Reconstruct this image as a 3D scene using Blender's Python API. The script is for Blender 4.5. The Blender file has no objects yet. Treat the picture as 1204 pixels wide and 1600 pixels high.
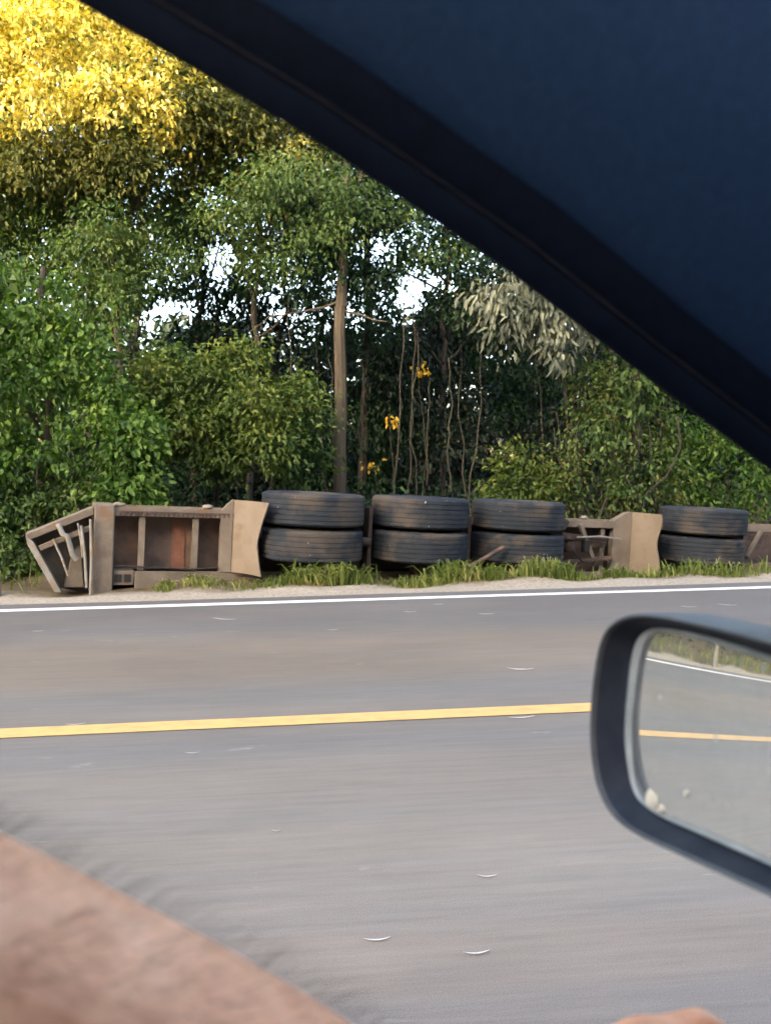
import bpy, bmesh, math, random
import numpy as np
from mathutils import Vector, Matrix, Quaternion
R_ = math.radians
S = bpy.context.scene
COL = S.collection

# ------------------------------------------------------------------ camera
EYE = np.array([0.0, 0.0, 1.25])
FPX = 1300.0                                   # focal length in pixels of the 1204 x 1600 photograph
YAW, PITCH, ROLL = R_(5.378), -math.atan(95 / 1300), R_(-0.8026)
_f = np.array([math.sin(YAW) * math.cos(PITCH), math.cos(YAW) * math.cos(PITCH), math.sin(PITCH)])
_r = np.array([math.cos(YAW), -math.sin(YAW), 0.0])
_u = np.cross(_r, _f)
_r, _u = _r * math.cos(ROLL) + _u * math.sin(ROLL), -_r * math.sin(ROLL) + _u * math.cos(ROLL)
cam = bpy.data.cameras.new('camera')
cam.sensor_fit = 'VERTICAL'; cam.sensor_height = 24.0; cam.lens = FPX / 1600 * 24
cam.clip_start = 0.02; cam.clip_end = 2000
cam.dof.use_dof = True; cam.dof.focus_distance = 2.6; cam.dof.aperture_fstop = 5.0
camo = bpy.data.objects.new('camera', cam); COL.objects.link(camo)
M = Matrix.Identity(4)
for i in range(3):
    M[i][0], M[i][1], M[i][2], M[i][3] = _r[i], _u[i], -_f[i], EYE[i]
camo.matrix_world = M
S.camera = camo

# ------------------------------------------------------------------ light
SUN_EL, SUN_AZ = R_(15), R_(208)               # low evening sun, behind the car and to the left
sd = Vector((math.sin(SUN_AZ) * math.cos(SUN_EL), math.cos(SUN_AZ) * math.cos(SUN_EL), math.sin(SUN_EL)))
W = bpy.data.worlds.new('World'); S.world = W; W.use_nodes = True
nt = W.node_tree; nt.nodes.clear()
sky = nt.nodes.new('ShaderNodeTexSky'); sky.sky_type = 'NISHITA'; sky.sun_disc = False
sky.sun_elevation = SUN_EL; sky.sun_rotation = SUN_AZ
sky.air_density = 0.8; sky.dust_density = 6.0; sky.ozone_density = 0.6
bg = nt.nodes.new('ShaderNodeBackground'); bg.inputs[1].default_value = 0.15
wo = nt.nodes.new('ShaderNodeOutputWorld')
wb = nt.nodes.new('ShaderNodeMix'); wb.data_type = 'RGBA'; wb.blend_type = 'MULTIPLY'; wb.inputs[0].default_value = 1.0
wb.inputs[7].default_value = (1.05, 1.0, 0.93, 1)   # camera white balance set for the shade
nt.links.new(sky.outputs[0], wb.inputs[6]); nt.links.new(wb.outputs[2], bg.inputs[0]); nt.links.new(bg.outputs[0], wo.inputs[0])
sl = bpy.data.lights.new('sun', 'SUN'); sl.energy = 5.0; sl.angle = R_(0.6); sl.color = (1.0, 0.84, 0.52)
so = bpy.data.objects.new('sun', sl); COL.objects.link(so)
so.rotation_euler = sd.to_track_quat('Z', 'Y').to_euler()
S.view_settings.view_transform = 'Standard'; S.view_settings.look = 'None'
S.view_settings.exposure = 3.75; S.view_settings.gamma = 1.0
S.render.engine = 'CYCLES'
try:
    S.cycles.max_bounces = 8; S.cycles.transparent_max_bounces = 8
    S.cycles.use_denoising = True
except Exception:
    pass

# ------------------------------------------------------------------ helpers
def ray(px, py):
    return _r * ((px - 602) / FPX) + _u * ((800 - py) / FPX) + _f
def at(px, py, y):                              # a point of the place at distance y across the road
    d = ray(px, py); return EYE + d * (y / d[1])
def ground_at(px, py, z=0.0):
    d = ray(px, py); return EYE + d * ((z - EYE[2]) / d[2])

def tag(o, label=None, cat=None, group=None, kind=None):
    if label: o['label'] = label
    if cat: o['category'] = cat
    if group: o['group'] = group
    if kind: o['kind'] = kind
    return o
def empty(name, loc, label, cat, group=None, rot=(0, 0, 0)):
    o = bpy.data.objects.new(name, None); COL.objects.link(o)
    o.location = loc; o.rotation_euler = rot
    return tag(o, label, cat, group)
def link(name, me, mat, parent=None, smooth=True):
    o = bpy.data.objects.new(name, me); COL.objects.link(o)
    if mat: me.materials.append(mat)
    if smooth and len(me.polygons):
        me.polygons.foreach_set('use_smooth', np.ones(len(me.polygons), dtype=bool))
    if parent:
        o.parent = parent
    return o
def np_mesh(name, V, faces):                    # faces: (n, k) array
    me = bpy.data.meshes.new(name)
    V = np.asarray(V, dtype=np.float32); Fa = np.asarray(faces, dtype=np.int32)
    n, k = Fa.shape
    me.vertices.add(len(V)); me.vertices.foreach_set('co', V.ravel())
    me.loops.add(n * k); me.loops.foreach_set('vertex_index', Fa.ravel())
    me.polygons.add(n); me.polygons.foreach_set('loop_start', np.arange(0, n * k, k, dtype=np.int32))
    me.update(calc_edges=True); me.validate()
    return me
class MB:
    """collects shapes into one mesh"""
    def __init__(s): s.v = []; s.f = []
    def add(s, vs, fs):
        b = len(s.v); s.v += [tuple(map(float, p)) for p in vs]; s.f += [tuple(b + i for i in f) for f in fs]
        return s
    def box(s, x0, x1, y0, y1, z0, z1):
        return s.add([(x0,y0,z0),(x1,y0,z0),(x1,y1,z0),(x0,y1,z0),(x0,y0,z1),(x1,y0,z1),(x1,y1,z1),(x0,y1,z1)],
                     [(0,3,2,1),(4,5,6,7),(0,1,5,4),(1,2,6,5),(2,3,7,6),(3,0,4,7)])
    def bar(s, a, b, w, h, up=(0, 1, 0)):
        a, b = Vector(a), Vector(b); d = (b - a).normalized(); U = Vector(up)
        x = d.cross(U).normalized(); y = x.cross(d).normalized()
        vs = [p + x * (i * w / 2) + y * (j * h / 2) for p in (a, b) for i, j in ((-1,-1),(1,-1),(1,1),(-1,1))]
        return s.add(vs, [(0,1,2,3),(7,6,5,4),(0,4,5,1),(1,5,6,2),(2,6,7,3),(3,7,4,0)])
    def tube(s, pts, rad, seg=6, cap=True):
        P = [Vector(p) for p in pts]; n = len(P)
        if not hasattr(rad, '__len__'): rad = [rad] * n
        ref = Vector((0.31, 0.87, 0.11)); vs = []
        for i in range(n):
            d = (P[min(i + 1, n - 1)] - P[max(i - 1, 0)]).normalized()
            x = d.cross(ref)
            if x.length < 1e-3: x = d.cross(Vector((1, 0, 0)))
            x.normalize(); y = d.cross(x)
            for k in range(seg):
                a = 2 * math.pi * k / seg
                vs.append(P[i] + (x * math.cos(a) + y * math.sin(a)) * rad[i])
        fs = [(i*seg+k, i*seg+(k+1) % seg, (i+1)*seg+(k+1) % seg, (i+1)*seg+k) for i in range(n-1) for k in range(seg)]
        if cap: fs += [tuple(range(seg))[::-1], tuple((n-1)*seg+k for k in range(seg))]
        return s.add(vs, fs)
    def prism(s, poly, d0, d1):                 # poly of 3-d points, extruded from offset d0 to d1
        n = len(poly); P = [Vector(p) for p in poly]; a, b = Vector(d0), Vector(d1)
        vs = [p + a for p in P] + [p + b for p in P]
        return s.add(vs, [tuple(range(n)), tuple(range(2*n-1, n-1, -1))] + [(i, n+i, n+(i+1) % n, (i+1) % n) for i in range(n)])
    def lathe(s, prof, seg=72, c=(0, 0, 0)):    # profile (radius, z) around z
        n = len(prof); vs = []
        for k in range(seg):
            a = 2 * math.pi * k / seg
            vs += [(c[0] + r * math.cos(a), c[1] + r * math.sin(a), c[2] + z) for r, z in prof]
        return s.add(vs, [(k*n+i, ((k+1) % seg)*n+i, ((k+1) % seg)*n+i+1, k*n+i+1) for k in range(seg) for i in range(n-1)])
    def build(s, name, mat, parent=None, smooth=False, bevel=0):
        me = bpy.data.meshes.new(name); me.from_pydata(s.v, [], s.f); me.update()
        bm = bmesh.new(); bm.from_mesh(me); bmesh.ops.recalc_face_normals(bm, faces=bm.faces)
        if bevel:
            try:
                bmesh.ops.bevel(bm, geom=[e for e in bm.edges if e.is_manifold and e.calc_face_angle(0) > 0.5], offset=bevel, segments=2, affect='EDGES', profile=0.5)
            except Exception: pass
        bm.to_mesh(me); bm.free()
        o = link(name, me, mat, parent, smooth)
        if smooth: me.set_sharp_from_angle(angle=R_(38))
        return o

# ------------------------------------------------------------------ materials
def nodes(m):
    m.use_nodes = True; t = m.node_tree; t.nodes.clear()
    out = t.nodes.new('ShaderNodeOutputMaterial'); return t, out
def noise(t, scale, detail=5, rough=0.55, vec=None, stretch=None):
    n = t.nodes.new('ShaderNodeTexNoise'); n.inputs['Scale'].default_value = scale
    n.inputs['Detail'].default_value = detail; n.inputs['Roughness'].default_value = rough
    if vec is None:
        vec = t.nodes.new('ShaderNodeTexCoord').outputs['Object']
    if stretch:
        mp = t.nodes.new('ShaderNodeMapping'); mp.inputs['Scale'].default_value = stretch
        t.links.new(vec, mp.inputs[0]); vec = mp.outputs[0]
    t.links.new(vec, n.inputs['Vector'])
    return n.outputs['Fac']
def ramp(t, fac, stops):
    r = t.nodes.new('ShaderNodeValToRGB'); e = r.color_ramp.elements
    while len(e) < len(stops): e.new(0.5)
    for el, (p, c) in zip(e, stops):
        el.position = p; el.color = (*c, 1) if len(c) == 3 else c
    t.links.new(fac, r.inputs[0]); return r.outputs[0]
def g(v): return (v, v, v)
def mixc(t, fac, a, b, mode='MIX'):
    m = t.nodes.new('ShaderNodeMix'); m.data_type = 'RGBA'; m.blend_type = mode
    for s, v in ((m.inputs[0], fac), (m.inputs[6], a), (m.inputs[7], b)):
        if hasattr(v, 'is_linked'): t.links.new(v, s)
        elif hasattr(v, '__len__'): s.default_value = (*v[:3], 1)
        else: s.default_value = v
    return m.outputs[2]
def bump(t, h, strength=0.3, dist=0.01):
    b = t.nodes.new('ShaderNodeBump'); b.inputs['Strength'].default_value = strength; b.inputs['Distance'].default_value = dist
    t.links.new(h, b.inputs['Height']); return b.outputs[0]
def principled(t, out, col, rough=0.6, metal=0.0, normal=None, spec=0.5):
    p = t.nodes.new('ShaderNodeBsdfPrincipled')
    if hasattr(col, 'is_linked'): t.links.new(col, p.inputs['Base Color'])
    else: p.inputs['Base Color'].default_value = (*col, 1)
    if hasattr(rough, 'is_linked'): t.links.new(rough, p.inputs['Roughness'])
    else: p.inputs['Roughness'].default_value = rough
    p.inputs['Metallic'].default_value = metal; p.inputs['Specular IOR Level'].default_value = spec
    if normal: t.links.new(normal, p.inputs['Normal'])
    if out: t.links.new(p.outputs[0], out.inputs[0])
    return p
def mat(name, c1, c2, scale=6, rough=0.7, b=0.2, lo=0.35, hi=0.65, c3=None, scale3=2.0, lo3=0.5, hi3=0.62, spec=0.4, stretch=None):
    m = bpy.data.materials.new(name); t, out = nodes(m)
    n1 = noise(t, scale, 6, 0.6, stretch=stretch)
    col = ramp(t, n1, [(lo, c1), (hi, c2)])
    if c3:
        n3 = ramp(t, noise(t, scale3, 5, 0.65), [(lo3, g(0)), (hi3, g(1))]); col = mixc(t, n3, col, c3)
    principled(t, out, col, rough, 0, bump(t, noise(t, scale * 6, 4, 0.6, stretch=stretch), b) if b else None, spec)
    return m
def leaf_mat(name, stops, trans=(0.2, 0.35, 0.05), tmix=0.35, rough=0.45, clump=1.3, shift=0.25):
    """leaf colour differs leaf by leaf and patch by patch"""
    m = bpy.data.materials.new(name); t, out = nodes(m)
    geo = t.nodes.new('ShaderNodeNewGeometry')
    n = noise(t, clump, 3, 0.5)
    a = t.nodes.new('ShaderNodeMath'); a.operation = 'MULTIPLY_ADD'
    t.links.new(geo.outputs['Random Per Island'], a.inputs[0]); a.inputs[1].default_value = 0.55
    s = t.nodes.new('ShaderNodeMath'); s.operation = 'MULTIPLY_ADD'; t.links.new(n, s.inputs[0]); s.inputs[1].default_value = 1.5; s.inputs[2].default_value = -0.53
    t.links.new(s.outputs[0], a.inputs[2])
    col = ramp(t, a.outputs[0], stops)
    p = principled(t, None, col, 0.55, spec=0.25)
    tr = t.nodes.new('ShaderNodeBsdfTranslucent')
    t.links.new(mixc(t, 1.0, col, trans, 'MULTIPLY'), tr.inputs[0])
    mx = t.nodes.new('ShaderNodeMixShader'); mx.inputs[0].default_value = tmix
    t.links.new(p.outputs[0], mx.inputs[1]); t.links.new(tr.outputs[0], mx.inputs[2]); t.links.new(mx.outputs[0], out.inputs[0])
    return m

M_bark = mat('bark', (0.042, 0.033, 0.022), (0.085, 0.067, 0.045), 9, 0.9, 0.6, stretch=(1, 1, 0.2))
M_bark_dark = mat('dark bark', (0.025, 0.021, 0.016), (0.058, 0.048, 0.036), 9, 0.9, 0.5, stretch=(1, 1, 0.2))
M_vine = mat('vine', (0.022, 0.02, 0.014), (0.05, 0.046, 0.032), 5, 0.9, 0.3)
T_ = (1.5, 1.6, 0.6)
L_bright = leaf_mat('broad green leaf', [(0.0, (0.016, 0.040, 0.008)), (0.5, (0.050, 0.108, 0.016)), (1.0, (0.165, 0.24, 0.048))], T_)
L_olive = leaf_mat('olive leaf', [(0.0, (0.022, 0.046, 0.010)), (0.5, (0.060, 0.098, 0.018)), (1.0, (0.17, 0.18, 0.035))], T_)
L_sungold = leaf_mat('sun-gilded leaf', [(0.0, (0.07, 0.085, 0.015)), (0.3, (0.28, 0.27, 0.045)), (0.55, (0.62, 0.56, 0.13)), (0.8, (0.82, 0.77, 0.36)), (1.0, (0.85, 0.80, 0.45))], (1.5, 1.3, 0.4), 0.4)  # sunlight on the canopy is partly put into this pale yellow leaf colour
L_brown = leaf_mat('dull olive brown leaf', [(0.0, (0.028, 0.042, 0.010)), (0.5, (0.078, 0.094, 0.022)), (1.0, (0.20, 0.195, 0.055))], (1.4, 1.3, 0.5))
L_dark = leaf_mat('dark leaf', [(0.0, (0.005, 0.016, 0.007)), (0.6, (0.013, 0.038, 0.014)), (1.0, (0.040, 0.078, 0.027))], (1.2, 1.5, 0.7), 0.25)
L_deepshade = leaf_mat('shade-darkened leaf', [(0.0, (0.003, 0.007, 0.004)), (0.6, (0.006, 0.014, 0.007)), (1.0, (0.018, 0.031, 0.012))], (1.2, 1.5, 0.7), 0.15)  # shade of the deep wood put into a darker leaf colour
L_mid = leaf_mat('mid green leaf', [(0.0, (0.018, 0.040, 0.011)), (0.5, (0.055, 0.100, 0.027)), (1.0, (0.16, 0.21, 0.06))], T_)
L_silver = leaf_mat('pale grey leaf', [(0.0, (0.045, 0.055, 0.035)), (0.5, (0.115, 0.13, 0.09)), (1.0, (0.25, 0.265, 0.19))], (1.1, 1.1, 0.8), 0.25)
L_sunfleck = leaf_mat('sun-painted leaf', [(0.0, (0.3, 0.2, 0.02)), (0.5, (0.62, 0.4, 0.04)), (1.0, (0.8, 0.6, 0.12))], (1.2, 1.0, 0.4), 0.4)  # sun flecks painted as a bright leaf colour
L_grass = leaf_mat('grass blade', [(0.0, (0.06, 0.085, 0.02)), (0.5, (0.13, 0.165, 0.045)), (0.75, (0.25, 0.265, 0.095)), (1.0, (0.38, 0.33, 0.17))], T_, 0.3, clump=2.2)

# ------------------------------------------------------------------ setting: terrain and road
def shade_ridge(x, y):
    """hill out of view behind the car, added to keep the low sun off the road"""
    k = np.clip((-y - 9) / 20.0, 0, 1); k = k * k * (3 - 2 * k)
    top = 17.5 + 1.3 * np.clip(x + 25, -2.5, 7) + 0.8 * np.sin(x * 0.9) * np.sin(x * 0.37 + 1.0) + 0.5 * np.sin(x * 2.3)  # crest of the added hill, shaped to place the shade line on the trees
    return k * top
def terrain_z(x, y):
    x = np.asarray(x, float); y = np.asarray(y, float)
    z = -0.03 + 0 * x
    d = np.clip((y - 8.0) / 1.0, 0, 1) * np.clip((x + 0.6) / 3.0, 0, 1)
    z = z - 0.30 * d * (1 - np.clip((y - 11.0) / 2.0, 0, 1))
    bumpy = 0.035 * np.sin(x * 3.1 + y) * np.sin(y * 2.7 - x * 0.7) + 0.02 * np.sin(x * 7.7) * np.sin(y * 6.1)
    z = z + bumpy * np.clip((y - 7.45) / 0.5, 0, 1)
    z = z + np.clip((y - 13) * 0.02, 0, 1.5)
    return z + shade_ridge(x, y)
def grid_axis(segs):
    return np.concatenate([np.linspace(a, b, n, endpoint=False) for a, b, n in segs] + [[segs[-1][1]]])
gx = grid_axis([(-400, -60, 10), (-60, -14, 40), (-14, 10, 140), (10, 60, 44), (60, 400, 10)])
gy = grid_axis([(-300, -60, 8), (-60, -30, 12), (-30, -8, 30), (-8, 7, 18), (7, 14, 80), (14, 40, 30), (40, 400, 12)])
X, Y = np.meshgrid(gx, gy); Z = terrain_z(X, Y)
V = np.stack([X.ravel(), Y.ravel(), Z.ravel()], 1)
nx_, ny_ = len(gx), len(gy)
I = (np.arange(ny_ - 1)[:, None] * nx_ + np.arange(nx_ - 1)[None, :]).ravel()
mg = bpy.data.materials.new('roadside earth'); t, out = nodes(mg)
tc = t.nodes.new('ShaderNodeTexCoord').outputs['Object']
sep = t.nodes.new('ShaderNodeSeparateXYZ'); t.links.new(tc, sep.inputs[0])
gravel = ramp(t, noise(t, 30, 6, 0.7), [(0.3, (0.17, 0.145, 0.11)), (0.55, (0.29, 0.255, 0.205)), (0.75, (0.4, 0.36, 0.3))])
dirt = ramp(t, noise(t, 7, 6, 0.65), [(0.3, (0.05, 0.037, 0.022)), (0.7, (0.13, 0.1, 0.055))])
mr = t.nodes.new('ShaderNodeMath'); mr.operation = 'MULTIPLY_ADD'; t.links.new(noise(t, 2.2, 4, 0.6), mr.inputs[0]); mr.inputs[1].default_value = 0.9; t.links.new(sep.outputs['Y'], mr.inputs[2])
mp = t.nodes.new('ShaderNodeMapRange'); mp.inputs['From Min'].default_value = 8.15; mp.inputs['From Max'].default_value = 8.5
t.links.new(mr.outputs[0], mp.inputs['Value'])
principled(t, out, mixc(t, mp.outputs[0], gravel, dirt), 0.95, 0, bump(t, noise(t, 60, 5, 0.7), 0.6, 0.02), 0.2)
terrain = link('ground', np_mesh('ground', V, np.stack([I, I + 1, I + nx_ + 1, I + nx_], 1)), mg)
tag(terrain, 'earth roadside verge and forest floor', 'ground', kind='structure')

# asphalt: worn grey, with warmer and bluer lanes running along the road
ma = bpy.data.materials.new('worn asphalt'); t, out = nodes(ma)
band = noise(t, 1.0, 4, 0.6, stretch=(0.03, 1.1, 1))
sp = t.nodes.new('ShaderNodeSeparateXYZ'); t.links.new(t.nodes.new('ShaderNodeTexCoord').outputs['Object'], sp.inputs[0])
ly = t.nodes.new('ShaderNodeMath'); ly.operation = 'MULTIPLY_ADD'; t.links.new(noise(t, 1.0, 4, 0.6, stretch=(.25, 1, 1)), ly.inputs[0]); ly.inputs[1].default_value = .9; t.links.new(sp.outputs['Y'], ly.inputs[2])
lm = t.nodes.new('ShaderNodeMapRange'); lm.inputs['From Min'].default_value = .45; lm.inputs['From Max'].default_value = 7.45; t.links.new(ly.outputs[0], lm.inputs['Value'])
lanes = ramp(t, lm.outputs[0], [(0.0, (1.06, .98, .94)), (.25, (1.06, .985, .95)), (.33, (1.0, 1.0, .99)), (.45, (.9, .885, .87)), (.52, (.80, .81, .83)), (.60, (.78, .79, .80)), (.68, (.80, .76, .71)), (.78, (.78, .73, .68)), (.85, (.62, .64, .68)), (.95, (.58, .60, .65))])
base = ramp(t, band, [(0.3, (0.163, 0.152, 0.139)), (0.45, (0.184, 0.163, 0.141)), (0.58, (0.164, 0.154, 0.143)), (0.72, (0.184, 0.160, 0.140))])
streak = ramp(t, noise(t, 1.0, 5, 0.7, stretch=(2.2, 34, 1)), [(0.3, g(0.87)), (0.7, g(1.11))])
agg = ramp(t, noise(t, 260, 3, 0.7), [(0.3, g(0.72)), (0.7, g(1.25))])
pat = ramp(t, noise(t, 0.9, 5, 0.6, stretch=(0.5, 1.3, 1)), [(0.35, g(0.88)), (0.7, g(1.1))])
c = mixc(t, 1.0, mixc(t, 1.0, mixc(t, 1.0, base, streak, 'MULTIPLY'), agg, 'MULTIPLY'), pat, 'MULTIPLY')
pale = ramp(t, noise(t, 1.0, 4, 0.7, stretch=(2.5, 9, 1)), [(0.66, g(0)), (0.74, g(0.35))])
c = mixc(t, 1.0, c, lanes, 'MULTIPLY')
c = mixc(t, 1.0, mixc(t, pale, c, (0.36, 0.35, 0.33)), (1.0, 0.975, 0.945), 'MULTIPLY')
principled(t, out, c, 0.75, 0, bump(t, noise(t, 220, 3, 0.7), 0.35, 0.004), 0.35)
def sheet(name, x0, x1, ya, yb, z, m, nx=120, wob=0.0, seed=0):
    rng = np.random.default_rng(seed); xs = np.linspace(x0, x1, nx)
    w1 = np.convolve(rng.normal(0, 1, nx + 4), np.ones(5) / 5, 'valid') * wob; w2 = np.convolve(rng.normal(0, 1, nx + 4), np.ones(5) / 5, 'valid') * wob
    Vv = np.concatenate([np.stack([xs, ya + w1, np.full(nx, z)], 1), np.stack([xs, yb + w2, np.full(nx, z)], 1)])
    i = np.arange(nx - 1)
    return link(name, np_mesh(name, Vv, np.stack([i, i + 1, nx + i + 1, nx + i], 1)), m)
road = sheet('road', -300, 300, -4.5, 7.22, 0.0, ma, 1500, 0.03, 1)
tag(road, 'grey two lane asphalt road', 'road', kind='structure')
def paint(name, c, worn):
    m = bpy.data.materials.new(name); t, out = nodes(m)
    col = ramp(t, noise(t, 14, 6, 0.7, stretch=(0.6, 1.5, 1)), [(0.3, worn), (0.52, c), (1.0, tuple(min(1, v * 1.06) for v in c))])
    principled(t, out, col, 0.6, 0, bump(t, noise(t, 150, 3), 0.3, 0.003), 0.4); return m
tag(sheet('white_edge_line', -300, 300, 6.885, 6.995, 0.004, paint('white road paint', (0.58, 0.565, 0.53), (0.42, 0.40, 0.37)), 1500, 0.006, 3), 'white painted line along the far edge of the road', 'road marking', kind='structure')
tag(sheet('yellow_centre_line', -300, 300, 3.765, 3.895, 0.004, paint('yellow road paint', (0.52, 0.32, 0.115), (0.36, 0.24, 0.11)), 1500, 0.004, 4), 'yellow painted line along the middle of the road', 'road marking', kind='structure')

# ------------------------------------------------------------------ overturned trailer
tr = empty('overturned_trailer', (-0.012, 8.503, -0.15), 'overturned rusty trailer lying on its side in the roadside grass, wheels facing the road', 'trailer', rot=(0, 0.069, R_(17.07)))
M_steel = mat('dusty beige steel', (0.085, 0.07, 0.054), (0.15, 0.124, 0.098), 5, 0.8, 0.25, c3=(0.13, 0.075, 0.045), scale3=3.5, lo3=0.55, hi3=0.7)
M_rust = mat('dark rusty steel', (0.03, 0.021, 0.018), (0.07, 0.048, 0.038), 5, 0.85, 0.3, c3=(0.15, 0.09, 0.06), scale3=2.2, lo3=0.5, hi3=0.7)
M_rustred = mat('red rust', (0.11, 0.05, 0.034), (0.18, 0.085, 0.055), 6, 0.9, 0.25)
M_tan = mat('tan mudguard', (0.125, 0.098, 0.07), (0.175, 0.14, 0.104), 2.5, 0.75, 0.1, c3=(0.11, 0.08, 0.053), scale3=5, lo3=0.55, hi3=0.75)
M_grey = mat('grey dusty mudguard', (0.11, 0.09, 0.07), (0.17, 0.143, 0.113), 3, 0.8, 0.12)
M_lgrey = mat('pale grey painted steel', (0.15, 0.142, 0.125), (0.25, 0.238, 0.212), 5, 0.6, 0.15, c3=(0.18, 0.14, 0.1), scale3=6, lo3=0.5, hi3=0.65)
M_plate = mat('rusty brown plate', (0.07, 0.048, 0.038), (0.135, 0.09, 0.068), 5, 0.9, 0.3, c3=(0.17, 0.095, 0.06), scale3=2.2, lo3=0.52, hi3=0.7)
M_taili = mat('brown grey tail plate', (0.055, 0.044, 0.034), (0.11, 0.09, 0.07), 5, 0.85, 0.2)
M_black = mat('black parts and hole shade', (0.008, 0.008, 0.009), (0.015, 0.014, 0.013), 5, 0.8, 0)
M_soil = mat('clod', (0.15, 0.125, 0.095), (0.24, 0.205, 0.16), 9, 0.95, 0.6)
def tyre_mat():
    m = bpy.data.materials.new('dusty tyre rubber'); t, out = nodes(m)
    oi = t.nodes.new('ShaderNodeObjectInfo'); tc = t.nodes.new('ShaderNodeTexCoord').outputs['Object']
    va = t.nodes.new('ShaderNodeVectorMath'); va.operation = 'MULTIPLY_ADD'; cb = t.nodes.new('ShaderNodeCombineXYZ')
    for i in range(3): t.links.new(oi.outputs['Random'], cb.inputs[i])
    va.inputs[1].default_value = (40, 40, 40); t.links.new(cb.outputs[0], va.inputs[0]); t.links.new(tc, va.inputs[2])
    v = va.outputs[0]
    c = ramp(t, noise(t, 5, 5, 0.6, vec=v), [(0.3, (0.010, 0.014, 0.020)), (0.7, (0.020, 0.025, 0.033))])
    dust = ramp(t, noise(t, 1.8, 4, 0.6, vec=v), [(0.5, g(0)), (0.60, g(0.6))])
    c = mixc(t, dust, c, (0.075, 0.06, 0.046))
    fine = ramp(t, noise(t, 14, 5, 0.7, vec=v, stretch=(1, 1, 0.5)), [(0.5, g(0)), (0.8, g(0.4))])
    c = mixc(t, fine, c, (0.06, 0.055, 0.05))
    speck = ramp(t, noise(t, 24, 2, 0.5, vec=v), [(0.735, g(0)), (0.76, g(0.8))])
    c = mixc(t, speck, c, (0.4, 0.38, 0.35))
    principled(t, out, c, 0.8, 0, bump(t, noise(t, 60, 4), 0.25, 0.004), 0.2)
    return m
M_tyre = tyre_mat()
# dual wheels: each tyre a part (> rim), axle lying upright
def tyre_profile(R=0.525, w=0.328):
    h = w / 2; p = [(0.285, -h * 0.78), (0.30, -h * 0.9), (0.36, -h * 1.0), (0.42, -h * 1.0), (0.475, -h * 0.98), (R - 0.016, -h * 0.91), (R - 0.003, -h * 0.82)]
    for gpos in (-0.6, -0.3, 0.0, 0.3, 0.6):
        c_, gw, gd = gpos * h, 0.003, 0.006
        rr = R - 0.005 * abs(gpos) ** 2
        p += [(rr, c_ - gw * 1.5), (rr - gd, c_ - gw), (rr - gd, c_ + gw), (rr, c_ + gw * 1.5)]
    q = [(r, -z) for r, z in p[:7]][::-1]
    return p + q
prof = tyre_profile()
tyre_me = MB().lathe(prof, 96)
rim_mb = MB().lathe([(0.287, -0.115), (0.27, -0.12), (0.25, -0.05), (0.24, 0.03), (0.12, 0.05), (0.10, 0.10), (0.0, 0.10)], 48)
first = None
for s in (0.02, 1.225, 2.45, 5.14):
    for zz in (0.472, 0.829):
        if first is None:
            ty = tyre_me.build('tyre', M_tyre, tr, smooth=True); rim = rim_mb.build('rim', M_rust, ty, smooth=True); first = (ty, rim)
        else:
            ty = first[0].copy(); COL.objects.link(ty); ty.parent = tr
            rim = first[1].copy(); COL.objects.link(rim); rim.parent = ty
        ty.location = (s, random.Random(int(s * 100 + zz * 10)).uniform(-0.012, 0.012), zz)
        ty.rotation_euler = (0, 0, s * 2.1 + zz * 9)
    MB().tube([(s, 0.02, -0.45), (s, 0.02, 0.70)], 0.075, 14).build('axle', M_rust, tr, smooth=True)
    MB().lathe([(0.0, 0.13), (0.09, 0.13), (0.10, 0.10), (0.16, 0.09), (0.17, -0.16)], 24, (s, 0, 0.83)).build('hub', M_rust, tr, smooth=True)

def ibeam(mb, x0, x1, y0, y1, z0, z1, tw=0.012):   # flanges face the road and the wood, web between
    zc = (z0 + z1) / 2
    mb.box(x0, x1, y0, y0 + tw, z0, z1); mb.box(x0, x1, y1 - tw, y1, z0, z1); mb.box(x0, x1, y0 + tw, y1 - tw, zc - tw / 2, zc + tw / 2)
    return mb
ibeam(MB(), -1.90, 7.6, 0.13, 0.55, 0.695, 0.78).build('chassis_rail', M_steel, tr, bevel=0.003)
comb = [(-1.86, 0.12, 0.745)]
for k in range(64):
    x = -1.86 + k * 0.045; comb += [(x, 0.12, 0.70), (x + .018, 0.12, 0.70), (x + .02, 0.12, 0.73), (x + .044, 0.12, 0.73)]
comb += [(comb[-1][0], 0.12, 0.745)]
rb = MB().prism(comb, (0, 0, 0), (0, 0.01, 0)); rb.build('serrated_edge', M_rust, tr)
ibeam(MB(), -1.70, 7.6, 0.13, 0.55, -0.10, 0.165).build('chassis_rail', M_steel, tr, bevel=0.004)
MB().box(-1.90, 7.6, 0.34, 0.355, 0.16, 0.70).build('floor_plate', M_plate, tr)
MB().box(-1.335, -1.205, 0.33, 0.338, 0.17, 0.66).build('rust_patch_panel', M_rustred, tr)
MB().box(-1.9, 7.6, 0.56, 1.5, -0.3, 0.66).build('deck', M_rust, tr, bevel=0.01)
for x in (-1.645, -1.135, -0.55, 0.3, 1.5, 3.0, 3.75, 4.4, 6.1, 6.8):
    b_ = MB(); b_.box(x - 0.03, x + 0.03, 0.15, 0.162, 0.168, 0.692); b_.box(x - 0.006, x + 0.006, 0.162, 0.34, 0.168, 0.692)
    b_.build('cross_member', M_steel, tr, bevel=0.003)
MB().box(-2.085, -1.903, 0.10, 0.56, -0.12, 0.80).build('end_post', M_steel, tr, bevel=0.012)
MB().box(-1.895, -1.705, 0.14, 0.5, 0.03, 0.17).build('corner_box', M_steel, tr, bevel=0.006)
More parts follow.
